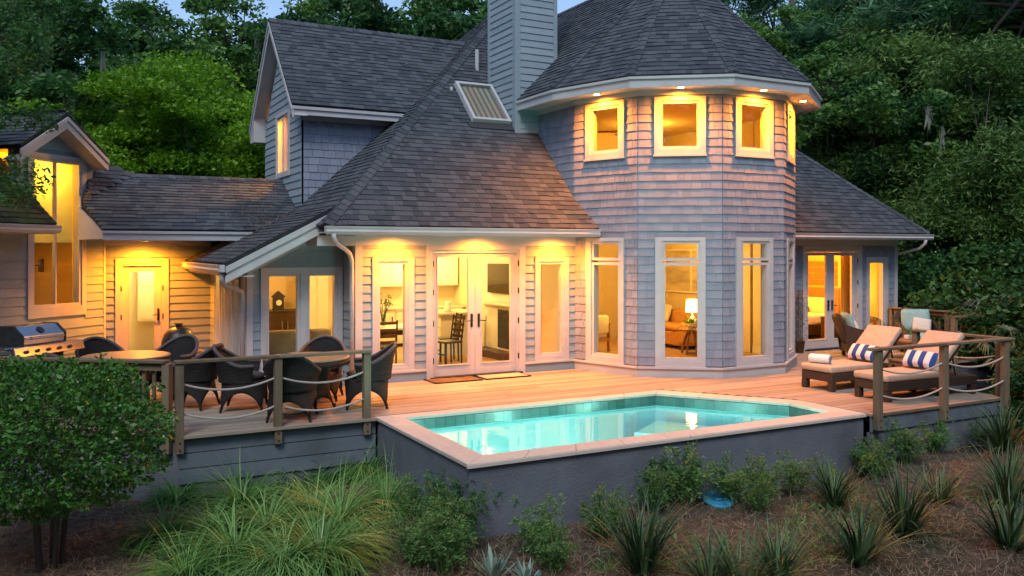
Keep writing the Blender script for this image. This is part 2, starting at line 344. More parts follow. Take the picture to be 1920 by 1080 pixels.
def door(fr, cas, frm, leaves, top, bottom, name, handles=(), knob=M_bronze):
    mb = MB(); c0, c1 = cas; f0, f1 = frm
    fr.box(mb, c0, f0, 0.0, top + .10, 0, .045); fr.box(mb, f1, c1, 0.0, top + .10, 0, .045); fr.box(mb, f0, f1, top, top + .10, 0, .043)
    fr.box(mb, f0, f0 + .04, bottom, top, -.12, .025); fr.box(mb, f1 - .04, f1, bottom, top, -.12, .025); fr.box(mb, f0 + .04, f1 - .04, top - .04, top, -.12, .023)
    d = sub(mb, name, M_trim, house)
    sub(fr.box(MB(), f0 - .05, f1 + .05, -.005 + .01, bottom + .012, -.14, .09), 'threshold', M_bronze, d)
    for (l0, l1, g0, g1, h0, h1) in leaves:
        lb = MB(); t = top - .045; b = bottom + .016
        fr.box(lb, l0 + .003, g0, b, t, -.08, -.02); fr.box(lb, g1, l1 - .003, b, t, -.08, -.02); fr.box(lb, g0, g1, h1, t, -.08, -.022); fr.box(lb, g0, g1, b, h0, -.08, -.022)
        for e in ((g0, g0 + .015, h0, h1), (g1 - .015, g1, h0, h1), (g0 + .015, g1 - .015, h0, h0 + .015), (g0 + .015, g1 - .015, h1 - .015, h1)): fr.box(lb, *e, -.065, -.012)
        sub(lb, 'door_leaf', M_trim, d); sub(fr.box(MB(), g0 + .015, g1 - .015, h0 + .015, h1 - .015, -.052, -.046), 'pane', M_glass, d)
    for a, s in handles:
        hb = MB(); fr.box(hb, a - .02, a + .02, .88, 1.12, -.02, -.006); P = fr.P
        hb.tube([P(a, 1.0, -.01), P(a, 1.0, .035), P(a + s * .02, 1.0, .04), P(a + s * .11, .995, .04)], .009, 8); hb.tube([P(a, 1.08, -.01), P(a, 1.08, .02)], .016, 10)
        sub(hb, 'handle', knob, d)
    for a in (f0 + .012, f1 - .012):
        for z in (.3, .95, 1.5, 2.0):
            if z < top - .1: sub(fr.box(MB(), a - .012, a + .012, bottom + z - .05, bottom + z + .05, .025, .034), 'hinge', M_bronze, d)
    return d
# dining-room wall, front of the main block
W1 = Fr((4.476, 14), (1, 0), (0, -1)); X1 = lambda x: x - 4.476
lw = (X1(4.774), X1(5.53), .20, 2.133); lg = (X1(4.915), X1(5.368), .30, 2.02)
rw = (X1(7.932), X1(8.666), .185, 2.131); rg = (X1(8.058), X1(8.512), .33, 2.00)
dc = (X1(5.753), X1(7.717)); df = (X1(5.874), X1(7.593)); dm = X1(6.717)
E5 = lambda g: (g[0] - .05, g[1] + .05, g[2] - .05, g[3] + .05)
wall(W1, 0, 4.344, -.1, 2.56, [E5(lg), E5(rg), (df[0], df[1], -.05, 2.26)], M_side, inner=M_int)
window(W1, lw, [lg], sillp=.01); window(W1, rw, [rg], sillp=.01)
door(W1, dc, df, [(df[0] + .04, dm, X1(5.975), X1(6.595), .215, 2.147), (dm, df[1] - .04, X1(6.839), X1(7.449), .215, 2.147)], 2.26, .02, 'french_door', [(dm - .07, -1), (dm + .07, 1)])
tb = [(0, .13, -1, 9), (lw[0], lw[1], lw[2] - .04, lw[3]), (dc[0], dc[1], -1, 9), (rw[0], rw[1], rw[2] - .04, rw[3])]
siding(W1, 0, 4.344, .19, 2.33, tb, house)
def trimbox(fr, a0, a1, z0, z1, d0, d1, name='trim_board', m=None): return sub(fr.box(MB(), a0, a1, z0, z1, d0, d1), name, m or M_trim, house)
trimbox(W1, 0, .125, 0, 2.335, 0, .034, 'corner_board'); trimbox(W1, 0, 4.34, 2.337, 2.53, 0, .038, 'frieze_board')
for a, b in ((.127, dc[0] - .002), (dc[1] + .002, 4.33)):
    trimbox(W1, a, b, -.02, .155, 0, .03, 'skirt_board', M_side); trimbox(W1, a, b, .155, .187, 0, .065, 'ledge')
# round bay tower: half a decagon against the wall line
TC = Vector((11.2, 14, 0)); TR = 2.38
def tv(a, r=TR): return (TC.x + r * math.cos(rad(a)), TC.y + r * math.sin(rad(a)))
TF = []
for k, a in enumerate((180, 216, 252, 288, 324)):
    A, B = Vector(tv(a)), Vector(tv(a + 36)); t = (B - A).normalized(); fr = Fr(A, t, (t.y, -t.x)); Lf = (B - A).length; TF.append((fr, Lf))
    c1 = (.30, 1.18, .19, 2.49); g1 = (.475, 1.04, .34, 1.985); g2 = (.475, 1.04, 2.12, 2.375); c2 = (.285, 1.185, 3.96, 4.99); g3 = (.435, 1.035, 4.11, 4.87)
    win = k < 4
    wall(fr, 0, Lf, -.1, 5.14, [(g1[0] - .05, g1[1] + .05, g1[2] - .05, g2[3] + .05), E5(g3)] if win else [], M_wall, 'tower_wall', inner=M_int)
    if win:
        window(fr, c1, [g1, g2], sillp=.012); window(fr, c2, [g3], sillp=.012)
    shingle_wall(fr, 0.002, Lf - .002, .20, 5.02, [c1, c2] if win else [])
    trimbox(fr, -.008, Lf + .008, 5.022, 5.118, 0, .034, 'frieze_board')
    trimbox(fr, -.012, Lf + .012, -.03, .145, 0, .04, 'skirt_board'); trimbox(fr, -.02, Lf + .02, .146, .18, 0, .075, 'ledge')
# upper side wall of the tower block, facing left
W2 = Fr((8.82, 19), (0, -1), (-1, 0)); wall(W2, 0, 5, 2.6, 5.14, [], M_wall, 'tower_wall')
shingle_wall(W2, 1.8, 5, 2.9, 5.02, [(0, 3.7, 0, 9)]); trimbox(W2, 3.6, 5.0, 5.022, 5.118, 0, .034, 'frieze_board')
# right wing
W3 = Fr((13.58, 14), (1, 0), (0, -1)); X3 = lambda x: x - 13.58
bc = (X3(14.794), X3(16.705)); bf = (X3(14.90), X3(16.58)); bm = X3(15.71)
nc = (X3(16.867), X3(17.606), .22, 2.10); ng = (X3(16.99), X3(17.44), .33, 1.96)
wall(W3, 0, X3(17.946), -.1, 2.56, [(bf[0], bf[1], -.05, 2.26), E5(ng)], M_wall, inner=M_into)
door(W3, bc, bf, [(bf[0] + .04, bm, X3(14.976) + .02, X3(15.599), .22, 2.153), (bm, bf[1] - .04, X3(15.823), X3(16.436), .22, 2.153)], 2.26, .02, 'french_door', [(bm - .06, -1), (bm + .06, 1)])
window(W3, nc, [ng], sillp=.01)
shingle_wall(W3, 0, X3(17.946) - .1, .0, 2.36, [(bc[0], bc[1], -1, 9), nc])
trimbox(W3, 0, X3(17.946), 2.362, 2.53, 0, .036, 'frieze_board'); trimbox(W3, X3(17.846), X3(17.946), 0, 2.36, 0, .034, 'corner_board')
W3b = Fr((17.946, 14), (0, 1), (1, 0)); wall(W3b, .16, 9, -.9, 2.56, [], M_wall, inner=M_into)
# family room: recessed front wall, return, side wall
W4 = Fr((2.828, 14.6), (1, 0), (0, -1)); X4 = lambda x: x - 2.828
fg1 = (X4(3.191), X4(3.662), .22, 1.82); fg2 = (X4(3.871), X4(4.30), .22, 1.82); fc = (X4(3.052), X4(4.44), .10, 1.967)
wall(W4, 0, 1.648, -.1, 2.3, [E5(fg1), E5(fg2)], M_side, inner=M_int)
sub(MB().prism([W4.P(0, 2.3), W4.P(.3, 2.3), W4.P(1.648, 2.3), W4.P(1.648, 2.75), W4.P(.85, 2.6)], (0, .16, 0)), 'wall', M_side, house)
w = window(W4, fc, [fg1, fg2]); sub(W4.box(MB(), fg1[1] + .05, fg2[0] - .05, .1, 1.87, 0, .04), 'mullion', M_trim, w)
siding(W4, .10, 1.645, .02, 2.75, [fc], house, clip=lambda z: (max(.1, (z - 2.02) / .524 - .20), 1.64))
trimbox(W4, -.0, .10, -.02, 2.1, 0, .034, 'corner_board')
W5 = Fr((4.476, 14.6), (0, -1), (-1, 0)); wall(W5, 0, .6, -.1, 2.56, [], M_side); siding(W5, 0, .6, .02, 2.5, [], house)
W6 = Fr((2.828, 18.2), (0, -1), (-1, 0))
ws = [(.75 + i * .62, 1.22 + i * .62, .25, 1.85) for i in range(4)]
wall(W6, 0, 3.6, -.1, 2.3, [E5(q) for q in ws], M_side, inner=M_int)
for q in ws: window(W6, (q[0] - .075, q[1] + .075, q[2] - .1, q[3] + .1), [q])
siding(W6, 0, 3.55, .02, 2.05, [(.67, 3.17, .12, 1.97)], house); trimbox(W6, 3.5, 3.6, -.02, 2.1, 0, .03, 'corner_board')
# connecting wing with the single glazed door
W7 = Fr((.89, 18.2), (1, 0), (0, -1)); X7 = lambda x: x - .89
wall(W7, 0, 1.938, -.1, 2.6, [(X7(1.165), X7(1.94), -.05, 2.0)], M_side, inner=M_intw)
door(W7, (X7(1.076), X7(2.032)), (X7(1.165), X7(1.94)), [(X7(1.20), X7(1.90), X7(1.31), X7(1.79), .25, 1.86)], 2.0, .02, 'glazed_door', [(X7(1.845), -1)])
siding(W7, 0, 1.938, .02, 2.35, [(X7(1.076), X7(2.032), -1, 2.1)], house); trimbox(W7, 0, 1.94, 2.352, 2.46, 0, .03, 'frieze_board')
# stair hall: wall turned 45 degrees with the tall window
t45 = (-.70711, -.70711); n45 = (.70711, -.70711)
W8 = Fr((.89, 18.2), t45, n45)
pg = [(.65, 1.65, 1.30, 3.82)]; pc = (.50, 1.80, 1.08, 3.95)
wall(W8, 0, 6.5, -.9, 2.9, [(.60, 1.70, 1.25, 2.9)], M_side, inner=M_amber); wall(W8, .32, 2.0, 2.9, 4.0, [(.60, 1.70, 2.9, 3.87)], M_side, inner=M_amber)
sub(MB().prism([W8.P(.32, 4.0), W8.P(2.0, 4.0), W8.P(2.0, 4.1), W8.P(1.3, 4.5), W8.P(.32, 3.99)], W8.n * -.16), 'gable_wall', M_side, house)
w = window(W8, pc, pg); sub(W8.box(MB(), 1.135, 1.165, 1.30, 3.82, -.08, -.01), 'mullion', M_trim, w)
siding(W8, 0, 6.5, -.7, 2.6, [pc], house, exp=.155); siding(W8, .32, 2.0, 2.63, 4.5, [pc], house, exp=.155, clip=lambda z: (.32 + max(0, z - 3.95) * 1.5, 2.0 - max(0, z - 4.0) * 1.5) if z < 4.45 else None)
trimbox(W8, 0.0, .05, 0, 2.4, 0, .03, 'corner_board')
W8c = Fr((W8.P(.32, 0).x, W8.P(.32, 0).y), (-n45[0], -n45[1]), (-t45[0], -t45[1])); wall(W8c, 0, 3, 2.4, 3.95, [], M_side); siding(W8c, 0, 3, 2.6, 3.95, [], house, exp=.155)
# gabled dormer on the upper left
W9 = Fr((4.33, 16.9), (1, 0), (0, -1)); wall(W9, 0, 2.2, 2.5, 4.98, [], M_wall, 'dormer_wall')
shingle_wall(W9, 0.03, 2.2, 2.9, 4.80, [], clip=lambda z: (0.03, (z - 2.66) / .93 + 3.81 - 4.33 + .1)); trimbox(W9, 0, 2.2, 4.81, 4.95, 0, .03, 'frieze_board')
W10 = Fr((4.33, 20.1), (0, -1), (-1, 0))
dg = [(1.28, 1.68, 3.92, 5.05), (1.78, 2.18, 3.92, 5.05)]; dcz = (1.14, 2.32, 3.80, 5.17)
wall(W10, 0, 3.2, 2.0, 5.0, [E5(dg[0])[:3] + (5.0,), E5(dg[1])[:3] + (5.0,)], M_side, 'dormer_wall', inner=M_into)
gw = [W10.P(0, 5.0), W10.P(1.1, 5.0), W10.P(1.1, 5.12), W10.P(2.36, 5.12), W10.P(2.36, 5.0), W10.P(3.2, 5.0), W10.P(1.6, 6.75)]
sub(MB().prism(gw, (.16, 0, 0)), 'gable_wall', M_side, house)
window(W10, dcz, dg); siding(W10, 0, 3.2, 2.6, 6.7, [dcz], house, clip=lambda z: (max(0, (z - 5.0) / 1.1), 3.2 - max(0, (z - 5.0) / 1.1)) if z < 6.65 else None)
# chimney with corner boards and clapboards
cx0, cx1, cy0, cy1 = 8.30, 9.26, 15.41, 16.63
ch = sub(MB().box(cx0, cx1, cy0, cy1, 4.0, 9.6), 'chimney', M_side, house)
for fr, L in ((Fr((cx0, cy0), (1, 0), (0, -1)), cx1 - cx0), (Fr((cx0, cy1), (0, -1), (-1, 0)), cy1 - cy0)):
    siding(fr, .09, L - .09, 4.45, 9.6, [], ch, exp=.14)
    for a0, a1 in ((0.0, .09), (L - .09, L + (.03 if fr.t.y < 0 else 0))): sub(fr.box(MB(), a0, a1, 4.3, 9.6, 0, .032), 'corner_board', M_side, ch)
sub(MB().box(cx0 - .12, cx1 + .12, cy0 - .12, cy1 + .12, 9.6, 9.75), 'chimney_cap', M_trim, ch)
# ------------------------------------------------------------------ roofs
def roof(name, poly, zf, m=None, shingle=True, exp=.125, thick=.07, tabm=0, off=0.0):
    z0 = zf(0, 0); gxx = zf(1, 0) - z0; gyy = zf(0, 1) - z0; g = math.hypot(gxx, gyy)
    up = Vector((gxx / g, gyy / g, g)).normalized(); e = Vector((gyy / g, -gxx / g, 0)); n = e.cross(up)
    pts = [Vector((x, y, zf(x, y))) for x, y in poly]; o = pts[0]
    r = sub(MB().prism([p - n * thick for p in pts], n * (thick - .006)), name, M_rdeck, house)
    if not shingle: return r
    ab = [((p - o).dot(e), (p - o).dot(up)) for p in pts]; b0 = min(b for a, b in ab); b1 = max(b for a, b in ab); b = b0 - .015; row = 0
    while b < b1 - .02:
        for_mid = b + exp * .5; xs = []
        for i in range(len(ab)):
            (a1, c1), (a2, c2) = ab[i], ab[(i + 1) % len(ab)]
            if (c1 - for_mid) * (c2 - for_mid) < 0: xs.append(a1 + (a2 - a1) * (for_mid - c1) / (c2 - c1))
        xs.sort()
        for i in range(0, len(xs) - 1, 2):
            a, y = xs[i], xs[i + 1]; a -= RND.uniform(0, .01)
            while a < y - .01:
                w = RND.choice((.10, .13, .17, .21, .26)) * RND.uniform(.9, 1.1); c = min(a + w, y)
                if y - c < .05: c = y
                h = exp * 1.25 * (1 + RND.uniform(-.03, .06)); p = o + e * (a + .002) + up * (b + RND.choice((0, 0, .006, -.006)))
                M = frame_mat(p, e * (c - a - .004), up * h, n * RND.uniform(.75, 1.25))
                SHR.append((M, seen(p, c - a, exp) * abs((p - cam.location).normalized().dot(n)), tabm)); a = c
        b += exp; row += 1
    return r
def caps(p, q, nA, nB, w=.13, m=None):                       # bent cap pieces along a hip or ridge
    p, q = Vector(p), Vector(q); d = (q - p); L = d.length; d.normalize(); k = 0
    a = d.cross(Vector(nA)).normalized(); b = Vector(nB).cross(d).normalized() if True else None
    a = -a if a.dot(Vector(nB)) > 0 else a; b = -b if b.dot(Vector(nA)) > 0 else b
    while k * .15 < L:
        s = p + d * (k * .15); e = p + d * min(L, k * .15 + .19); u = (Vector(nA) + Vector(nB)).normalized(); l0, l1 = .030, .016
        mb = MB().add([s + a * w + Vector(nA) * l0, s + u * (l0 + .005), s + b * w + Vector(nB) * l0, e + a * w + Vector(nA) * l1, e + u * l1, e + b * w + Vector(nB) * l1,
                       s + a * w, s, s + b * w, e + a * w, e, e + b * w], [(0, 1, 4, 3), (1, 2, 5, 4), (6, 7, 1, 0), (7, 8, 2, 1), (0, 3, 9, 6), (2, 8, 11, 5), (3, 4, 10, 9), (4, 5, 11, 10)])
        sub(mb, 'ridge_cap', M_roof, house); k += 1
zF = lambda x, y: 2.66 + (y - 13.42); zL = lambda x, y: 2.66 + .93 * (x - 3.81); zR = lambda x, y: 2.66 + .93 * (18.35 - x)
roof('hip_roof', [(3.81, 13.42), (8.99, 13.42), (8.80, 13.98), (8.80, 18.06)], zF)
roof('hip_roof', [(8.82, 16.58), (11.2, 18.92), (12.29, 19.06), (9.87, 19.06), (8.82, 18.08)], zF)
roof('hip_roof', [(13.45, 13.42), (18.35, 13.42), (13.62, 17.82), (13.62, 14.0)], zF)
roof('hip_roof', [(4.2, 24.5), (4.2, 13.78), (9.87, 19.06), (9.87, 19.2)], zL)
roof('hip_roof', [(3.81, 13.95), (3.81, 13.42), (4.2, 13.783), (4.2, 13.95)], zL)
roof('hip_roof', [(18.35, 13.42), (18.35, 24), (12.29, 19.06)], zR, shingle=False)
roof('hip_roof', [(4.2, 24.5), (9.87, 19.06), (12.29, 19.06), (18.35, 24.5)], lambda x, y: 8.30 - (y - 19.06), shingle=False)
nF = Vector((0, -1, 1)).normalized(); nL = Vector((-.93, 0, 1)).normalized(); nR = Vector((.93, 0, 1)).normalized(); nB = Vector((0, 1, 1)).normalized()
caps((3.81, 13.42, 2.67), (9.87, 19.06, 8.31), nL, nF); caps((18.35, 13.42, 2.67), (13.7, 17.74, 6.99), nF, nR); caps((9.87, 19.06, 8.31), (12.29, 19.06, 8.31), nF, nB)
zS = lambda x, y: 2.06 + .524 * (x - 2.36)
roof('shed_roof', [(2.36, 18.9), (2.36, 13.9), (4.2, 13.9), (4.2, 18.9)], zS)
# dormer
zD = lambda x, y: 5.06 + 1.035 * (y - 16.5); zDb = lambda x, y: 7.13 - 1.035 * (y - 18.5)
roof('dormer_roof', [(4.04, 16.5), (6.41, 16.5), (8.64, 18.5), (4.04, 18.5)], zD)
roof('dormer_roof', [(4.04, 18.5), (8.64, 18.5), (6.41, 20.5), (4.04, 20.5)], zDb, shingle=False)
caps((4.04, 18.5, 7.14), (8.6, 18.5, 7.14), Vector((0, -1.035, 1)).normalized(), Vector((0, 1.035, 1)).normalized())
# tower and its block
RE = 2.88; zt0, zt1 = 5.30, 8.15; apx = (11.2, 14)
for k, a in enumerate((180, 216, 252, 288, 324)):
    A, B = tv(a, RE), tv(a + 36, RE); C_ = apx; pl = [Vector((*A, zt0)), Vector((*B, zt0)), Vector((*C_, zt1))]; n = (pl[1] - pl[0]).cross(pl[2] - pl[0]).normalized()
    zz = lambda x, y, p=pl[0], n=n: p.z - ((x - p.x) * n.x + (y - p.y) * n.y) / n.z
    roof('tower_roof', [A, B, C_], zz)
    n2 = Vector((math.cos(rad(a + 54)), math.sin(rad(a + 54)), 0)); n2 = Vector((n2.x * .97, n2.y * .97, 1)).normalized()
    if k < 4: caps((*B, zt0 + .01), (*C_, zt1 + .01), n, n2, .09)
sl = (zt1 - zt0) / RE
roof('tower_roof', [(8.32, 16.06), (8.32, 14), (11.2, 14), (11.2, 18.9), (8.82, 16.57)], lambda x, y: zt0 + sl * (x - 8.32))
roof('tower_roof', [(14.08, 14), (14.08, 18.4), (11.2, 18.9), (11.2, 14)], lambda x, y: zt0 + sl * (14.08 - x), shingle=False)
caps((11.2, 14.0, 8.16), (11.2, 18.8, 8.16), Vector((-.99, 0, 1)).normalized(), Vector((.99, 0, 1)).normalized())
nA0 = Vector((-.99, 0, 1)).normalized(); n198 = Vector((math.cos(rad(198)) * .97, math.sin(rad(198)) * .97, 1)).normalized(); caps((8.32, 14, 5.31), (11.2, 14, 8.16), nA0, n198, .08)
# tower soffit, fascia
sof = MB()
def fpoly(pts, z0, z1): return [Vector((x, y, z0)) for x, y in pts], (0, 0, z1 - z0)
for a in (180, 216, 252, 288, 324):
    sof.prism([Vector((*tv(a, TR - .05), 5.12)), Vector((*tv(a, RE - .03), 5.12)), Vector((*tv(a + 36, RE - .03), 5.12)), Vector((*tv(a + 36, TR - .05), 5.12))], (0, 0, .02))
    A, B = Vector(tv(a, RE)), Vector(tv(a + 36, RE)); t = (B - A).normalized(); fr = Fr(A, t, (t.y, -t.x)); L = (B - A).length
    trimbox(fr, .0, L, 5.085, 5.225, -.03, .0, 'fascia'); trimbox(fr, -.012, L + .012, 5.227, 5.275, -.03, .03, 'crown_moulding')
sof.prism([Vector((8.35, 14, 5.12)), Vector((8.35, 18, 5.12)), Vector((8.85, 18, 5.12)), Vector((8.85, 14, 5.12))], (0, 0, .02)); sub(sof, 'soffit', M_trim, house)
fr = Fr((8.32, 16.2), (0, -1), (-1, 0)); trimbox(fr, 0, 2.2, 5.085, 5.225, -.03, 0, 'fascia'); trimbox(fr, 0, 2.2, 5.227, 5.275, -.03, .03, 'crown_moulding')
# eaves, soffits, gutters
sub(MB().box(3.84, 8.95, 13.46, 14.0, 2.535, 2.555).box(13.5, 18.3, 13.46, 14.0, 2.535, 2.555), 'soffit', M_trim, house)
def gutter(fr, a0, a1, z):
    pr = [(0, 0), (.085, 0), (.115, .045), (.10, .075), (.125, .125), (.11, .13), (.09, .08), (.10, .05), (.075, .015), (0.01, .015), (.01, .13), (0, .13)]
    mb = MB(); P0 = [fr.P(a0, z + q, d) for d, q in pr]; mb.prism(P0, fr.t * (a1 - a0))
    for a in (a0, a1 - .004): mb.prism([fr.P(a, z, 0), fr.P(a, z, .085), fr.P(a, z + .125, .125), fr.P(a, z + .13, 0)], fr.t * .004)
    return sub(mb, 'gutter', M_trim, house)
gE = Fr((0, 13.44), (1, 0), (0, -1)); trimbox(gE, 3.84, 8.95, 2.50, 2.635, -.02, 0, 'fascia'); trimbox(gE, 13.5, 18.3, 2.50, 2.635, -.02, 0, 'fascia')
gutter(gE, 3.80, 8.96, 2.51); gutter(gE, 13.55, 18.40, 2.50)
def spout(pts, r=.038): return sub(MB().tube(pts, r, 8), 'downspout', M_trim, house, smooth=True)
spout([(3.93, 13.36, 2.52), (3.94, 13.37, 2.44), (4.0, 13.42, 2.36), (4.2, 13.62, 2.27), (4.34, 13.84, 2.20), (4.40, 13.93, 2.08), (4.41, 13.945, 1.9), (4.41, 13.945, .05)])
spout([(18.15, 13.36, 2.5), (18.15, 13.38, 2.42), (18.12, 13.5, 2.30), (18.03, 13.9, 2.20), (18.0, 14.06, 2.15), (17.99, 14.1, 2.0), (17.99, 14.1, .1)])
# rake boards of the shed roof and its gutter
def rake(p, q, h, th, off=.02, name='rake_board'):
    p, q = Vector(p), Vector(q); sub(MB().prism([p - Vector((0, 0, off)), q - Vector((0, 0, off)), q - Vector((0, 0, off + h)), p - Vector((0, 0, off + h))], th), name, M_trim, house)
rake((2.38, 13.92, zS(2.38, 0) - .05), (4.0, 13.92, zS(4.0, 0) - .05), .26, (0, .03, 0)); rake((2.38, 13.895, zS(2.38, 0) - .05), (4.0, 13.895, zS(4.0, 0) - .05), .10, (0, .024, 0), name='crown_moulding')
sub(MB().prism([Vector((2.42, 13.95, zS(2.42, 0) - .30)), Vector((4.2, 13.95, zS(4.2, 0) - .30)), Vector((4.2, 14.6, zS(4.2, 0) - .30)), Vector((2.42, 14.6, zS(2.42, 0) - .30))], (0, 0, .02)), 'soffit', M_trim, house)
rake((2.85, 14.57, zS(2.85, 0) - .28), (4.2, 14.57, zS(4.2, 0) - .28), .16, (0, .028, 0), name='frieze_board')
sub(MB().box(3.83, 4.47, 13.95, 14.6, 2.33, 2.50), 'eave_box', M_trim, house)
g2 = Fr((2.38, 18.2), (0, -1), (-1, 0)); trimbox(g2, -.5, 4.28, 1.86, 2.02, -.02, 0, 'fascia'); gutter(g2, -.45, 4.30, 1.90)
sub(MB().box(2.40, 2.83, 13.95, 18.2, 1.84, 1.858), 'soffit', M_trim, house)
spout([(2.34, 13.98, 1.9), (2.34, 14.0, 1.80), (2.4, 14.1, 1.70), (2.62, 14.4, 1.63), (2.74, 14.55, 1.58), (2.755, 14.58, 1.45), (2.755, 14.58, .05)])
# dormer trim
sub(MB().box(4.08, 6.6, 16.54, 16.9, 4.90, 4.92), 'soffit', M_trim, house)
fr = Fr((4.04, 16.52), (1, 0), (0, -1)); trimbox(fr, 0, 2.33, 4.86, 4.96, -.02, 0, 'fascia'); trimbox(fr, 0, 2.35, 4.962, 5.02, -.02, .03, 'crown_moulding')
for y0, y1 in ((16.5, 18.5), (20.5, 18.5)):
    rake((4.05, y0, 5.02), (4.05, y1, 7.09), .20, (.03, 0, 0)); rake((4.025, y0, 5.03), (4.025, y1, 7.10), .07, (.024, 0, 0), name='crown_moulding')
    s = 1 if y1 > y0 else -1
    sub(MB().prism([Vector((4.08, y0, 4.84)), Vector((4.34, y0, 4.84)), Vector((4.34, 18.5, 6.91)), Vector((4.08, 18.5, 6.91))], (0, 0, .02)), 'soffit', M_trim, house)
sub(MB().prism([Vector((4.06, 20.5, 5.0)), Vector((4.06, 20.5, 4.72)), Vector((4.06, 20.1, 4.72)), Vector((4.06, 20.1, 5.35))], (.27, 0, 0)), 'eave_return', M_trim, house)
# connecting roof (two pitches) and its deep porch eave
zC = lambda x, y: 2.63 + .66 * (y - 16.6); zC2 = lambda x, y: 3.092 + .55 * (y - 17.3)
roof('connecting_roof', [(.78, 16.6), (3.75, 16.6), (4.33, 17.3), (.50, 17.3)], zC); roof('connecting_roof', [(.50, 17.3), (4.33, 17.3), (4.33, 18.45), (.62, 18.45)], zC2)
def tri(a, b, c):
    a, b, c = Vector(a), Vector(b), Vector(c); n = (b - a).cross(c - a).normalized(); n = n if n.z > 0 else -n
    roof('connecting_roof', [a.xy, b.xy, c.xy], lambda x, y: a.z - ((x - a.x) * n.x + (y - a.y) * n.y) / n.z)
tri((.60, 17.45, 3.2), (1.45, 18.45, 3.74), (.60, 18.45, 4.05))
roof('connecting_roof', [(.62, 18.45), (4.33, 18.45), (4.33, 20.5), (.62, 20.5)], lambda x, y: 3.724 - .55 * (y - 18.45), shingle=False)
caps((1.3, 18.45, 3.73), (4.33, 18.45, 3.73), Vector((0, -.55, 1)).normalized(), Vector((0, .55, 1)).normalized())
sub(MB().prism([Vector((.80, 16.64, 2.45)), Vector((3.0, 16.64, 2.45)), Vector((3.0, 18.2, 2.45)), Vector((.85, 18.2, 2.45))], (0, 0, .02)), 'soffit', M_trim, house)
fr = Fr((.78, 16.62), (1, 0), (0, -1)); trimbox(fr, .0, 2.75, 2.435, 2.55, -.02, 0, 'fascia'); trimbox(fr, 0, 2.75, 2.552, 2.60, -.02, .03, 'crown_moulding')
sub(MB().prism([Vector((.78, 16.62, 2.45)), Vector((.42, 17.3, 2.45)), Vector((.42, 17.3, 3.03)), Vector((.78, 16.62, 2.58))], (.03, .015, 0)), 'eave_return', M_trim, house)
sub(MB().prism([Vector((.44, 17.3, 2.45)), Vector((.44, 18.4, 2.45)), Vector((.44, 18.4, 3.6)), Vector((.44, 17.3, 3.03))], (.03, 0, 0)), 'eave_return', M_trim, house)
# stair-hall gable and low roof with gutter
def p45(s, d): q = W8.P(s, 0, d); return (q.x, q.y)
ap = 1.3
def g45(side):
    o, n = W8.P(ap, 0), None
    return lambda x, y: 4.66 - .68 * side * ((Vector((x, y, 0)) - W8.o).dot(W8.t) - ap)
roof('gable_roof', [p45(.33, .38), p45(ap, .38), p45(ap, -3), p45(.33, -3)][::-1], g45(-1)); roof('gable_roof', [p45(2.27, -3), p45(ap, -3), p45(ap, .38), p45(2.27, .38)][::-1], g45(1))
for s0, s1 in ((.33, ap), (2.27, ap)):
    zA, zB = 4.66 - .68 * abs(s0 - ap), 4.66; a_, b_ = W8.P(s0, zA - .05, .39), W8.P(s1, zB - .05, .39); rake(a_, b_, .20, -W8.n * .03)
    a_, b_ = W8.P(s0, zA - .05, .415), W8.P(s1, zB - .05, .415); rake(a_, b_, .07, -W8.n * .024, name='crown_moulding')
    sub(MB().prism([W8.P(s0, zA - .25, .36), W8.P(s1, zB - .25, .36), W8.P(s1, zB - .25, 0), W8.P(s0, zA - .25, 0)], (0, 0, .02)), 'soffit', M_trim, house)
zLo = lambda x, y: 2.70 + .95 * (.66 - (Vector((x, y, 0)) - W8.o).dot(W8.n))
roof('low_roof', [p45(1.82, .66), p45(6.5, .66), p45(6.5, -2.2), p45(1.82, -2.2)][::-1], zLo, tabm=1)
fr = Fr(p45(0, .64), t45, n45); trimbox(fr, 1.82, 6.5, 2.53, 2.66, -.02, 0, 'fascia'); gutter(fr, 1.80, 6.5, 2.545)
sub(MB().prism([Vector((*p45(1.82, .62), 2.53)), Vector((*p45(6.5, .62), 2.53)), Vector((*p45(6.5, 0), 2.53)), Vector((*p45(1.82, 0), 2.53))], (0, 0, .02)), 'soffit', M_trim, house)
sub(MB().prism([W8.P(1.84, 2.55, .62), W8.P(1.84, 2.55, 0), W8.P(1.84, 3.25, 0)], W8.t * .02), 'eave_return', M_trim, house)
# skylight, vent pipe, bracket of the left eave
nf = nF; e_ = Vector((1, 0, 0)); up_ = Vector((0, 1, 1)).normalized()
def onF(x, y, d): return Vector((x, y, zF(x, y))) + nF * d
sk = MB(); x0, x1, y0, y1 = 7.385, 8.24, 15.55, 16.45
for (a0, a1, b0, b1) in ((x0, x0 + .06, y0, y1), (x1 - .06, x1, y0, y1), (x0 + .06, x1 - .06, y0, y0 + .045), (x0 + .06, x1 - .06, y1 - .045, y1)):
    sk.prism([onF(a0, b0, 0), onF(a1, b0, 0), onF(a1, b1, 0), onF(a0, b1, 0)], nF * .12)
sk_o = sub(sk, 'skylight', M_trim, house)
sub(MB().prism([onF(x0 + .05, y0 + .04, .085), onF(x1 - .05, y0 + .04, .085), onF(x1 - .05, y1 - .04, .085), onF(x0 + .05, y1 - .04, .085)], nF * .012), 'pane', glassmat('skylight_glass', (.95, .97, .96), .03, 1.5), sk_o)
M_blind = mat('pleated_blind', (.34, .37, .30), (.42, .40, .32), rough=.8, scale=3, world=True); M_blind2 = mat('pleated_blind_fold', (.15, .17, .13), (.30, .16, .11), rough=.8, scale=2.5, world=True)
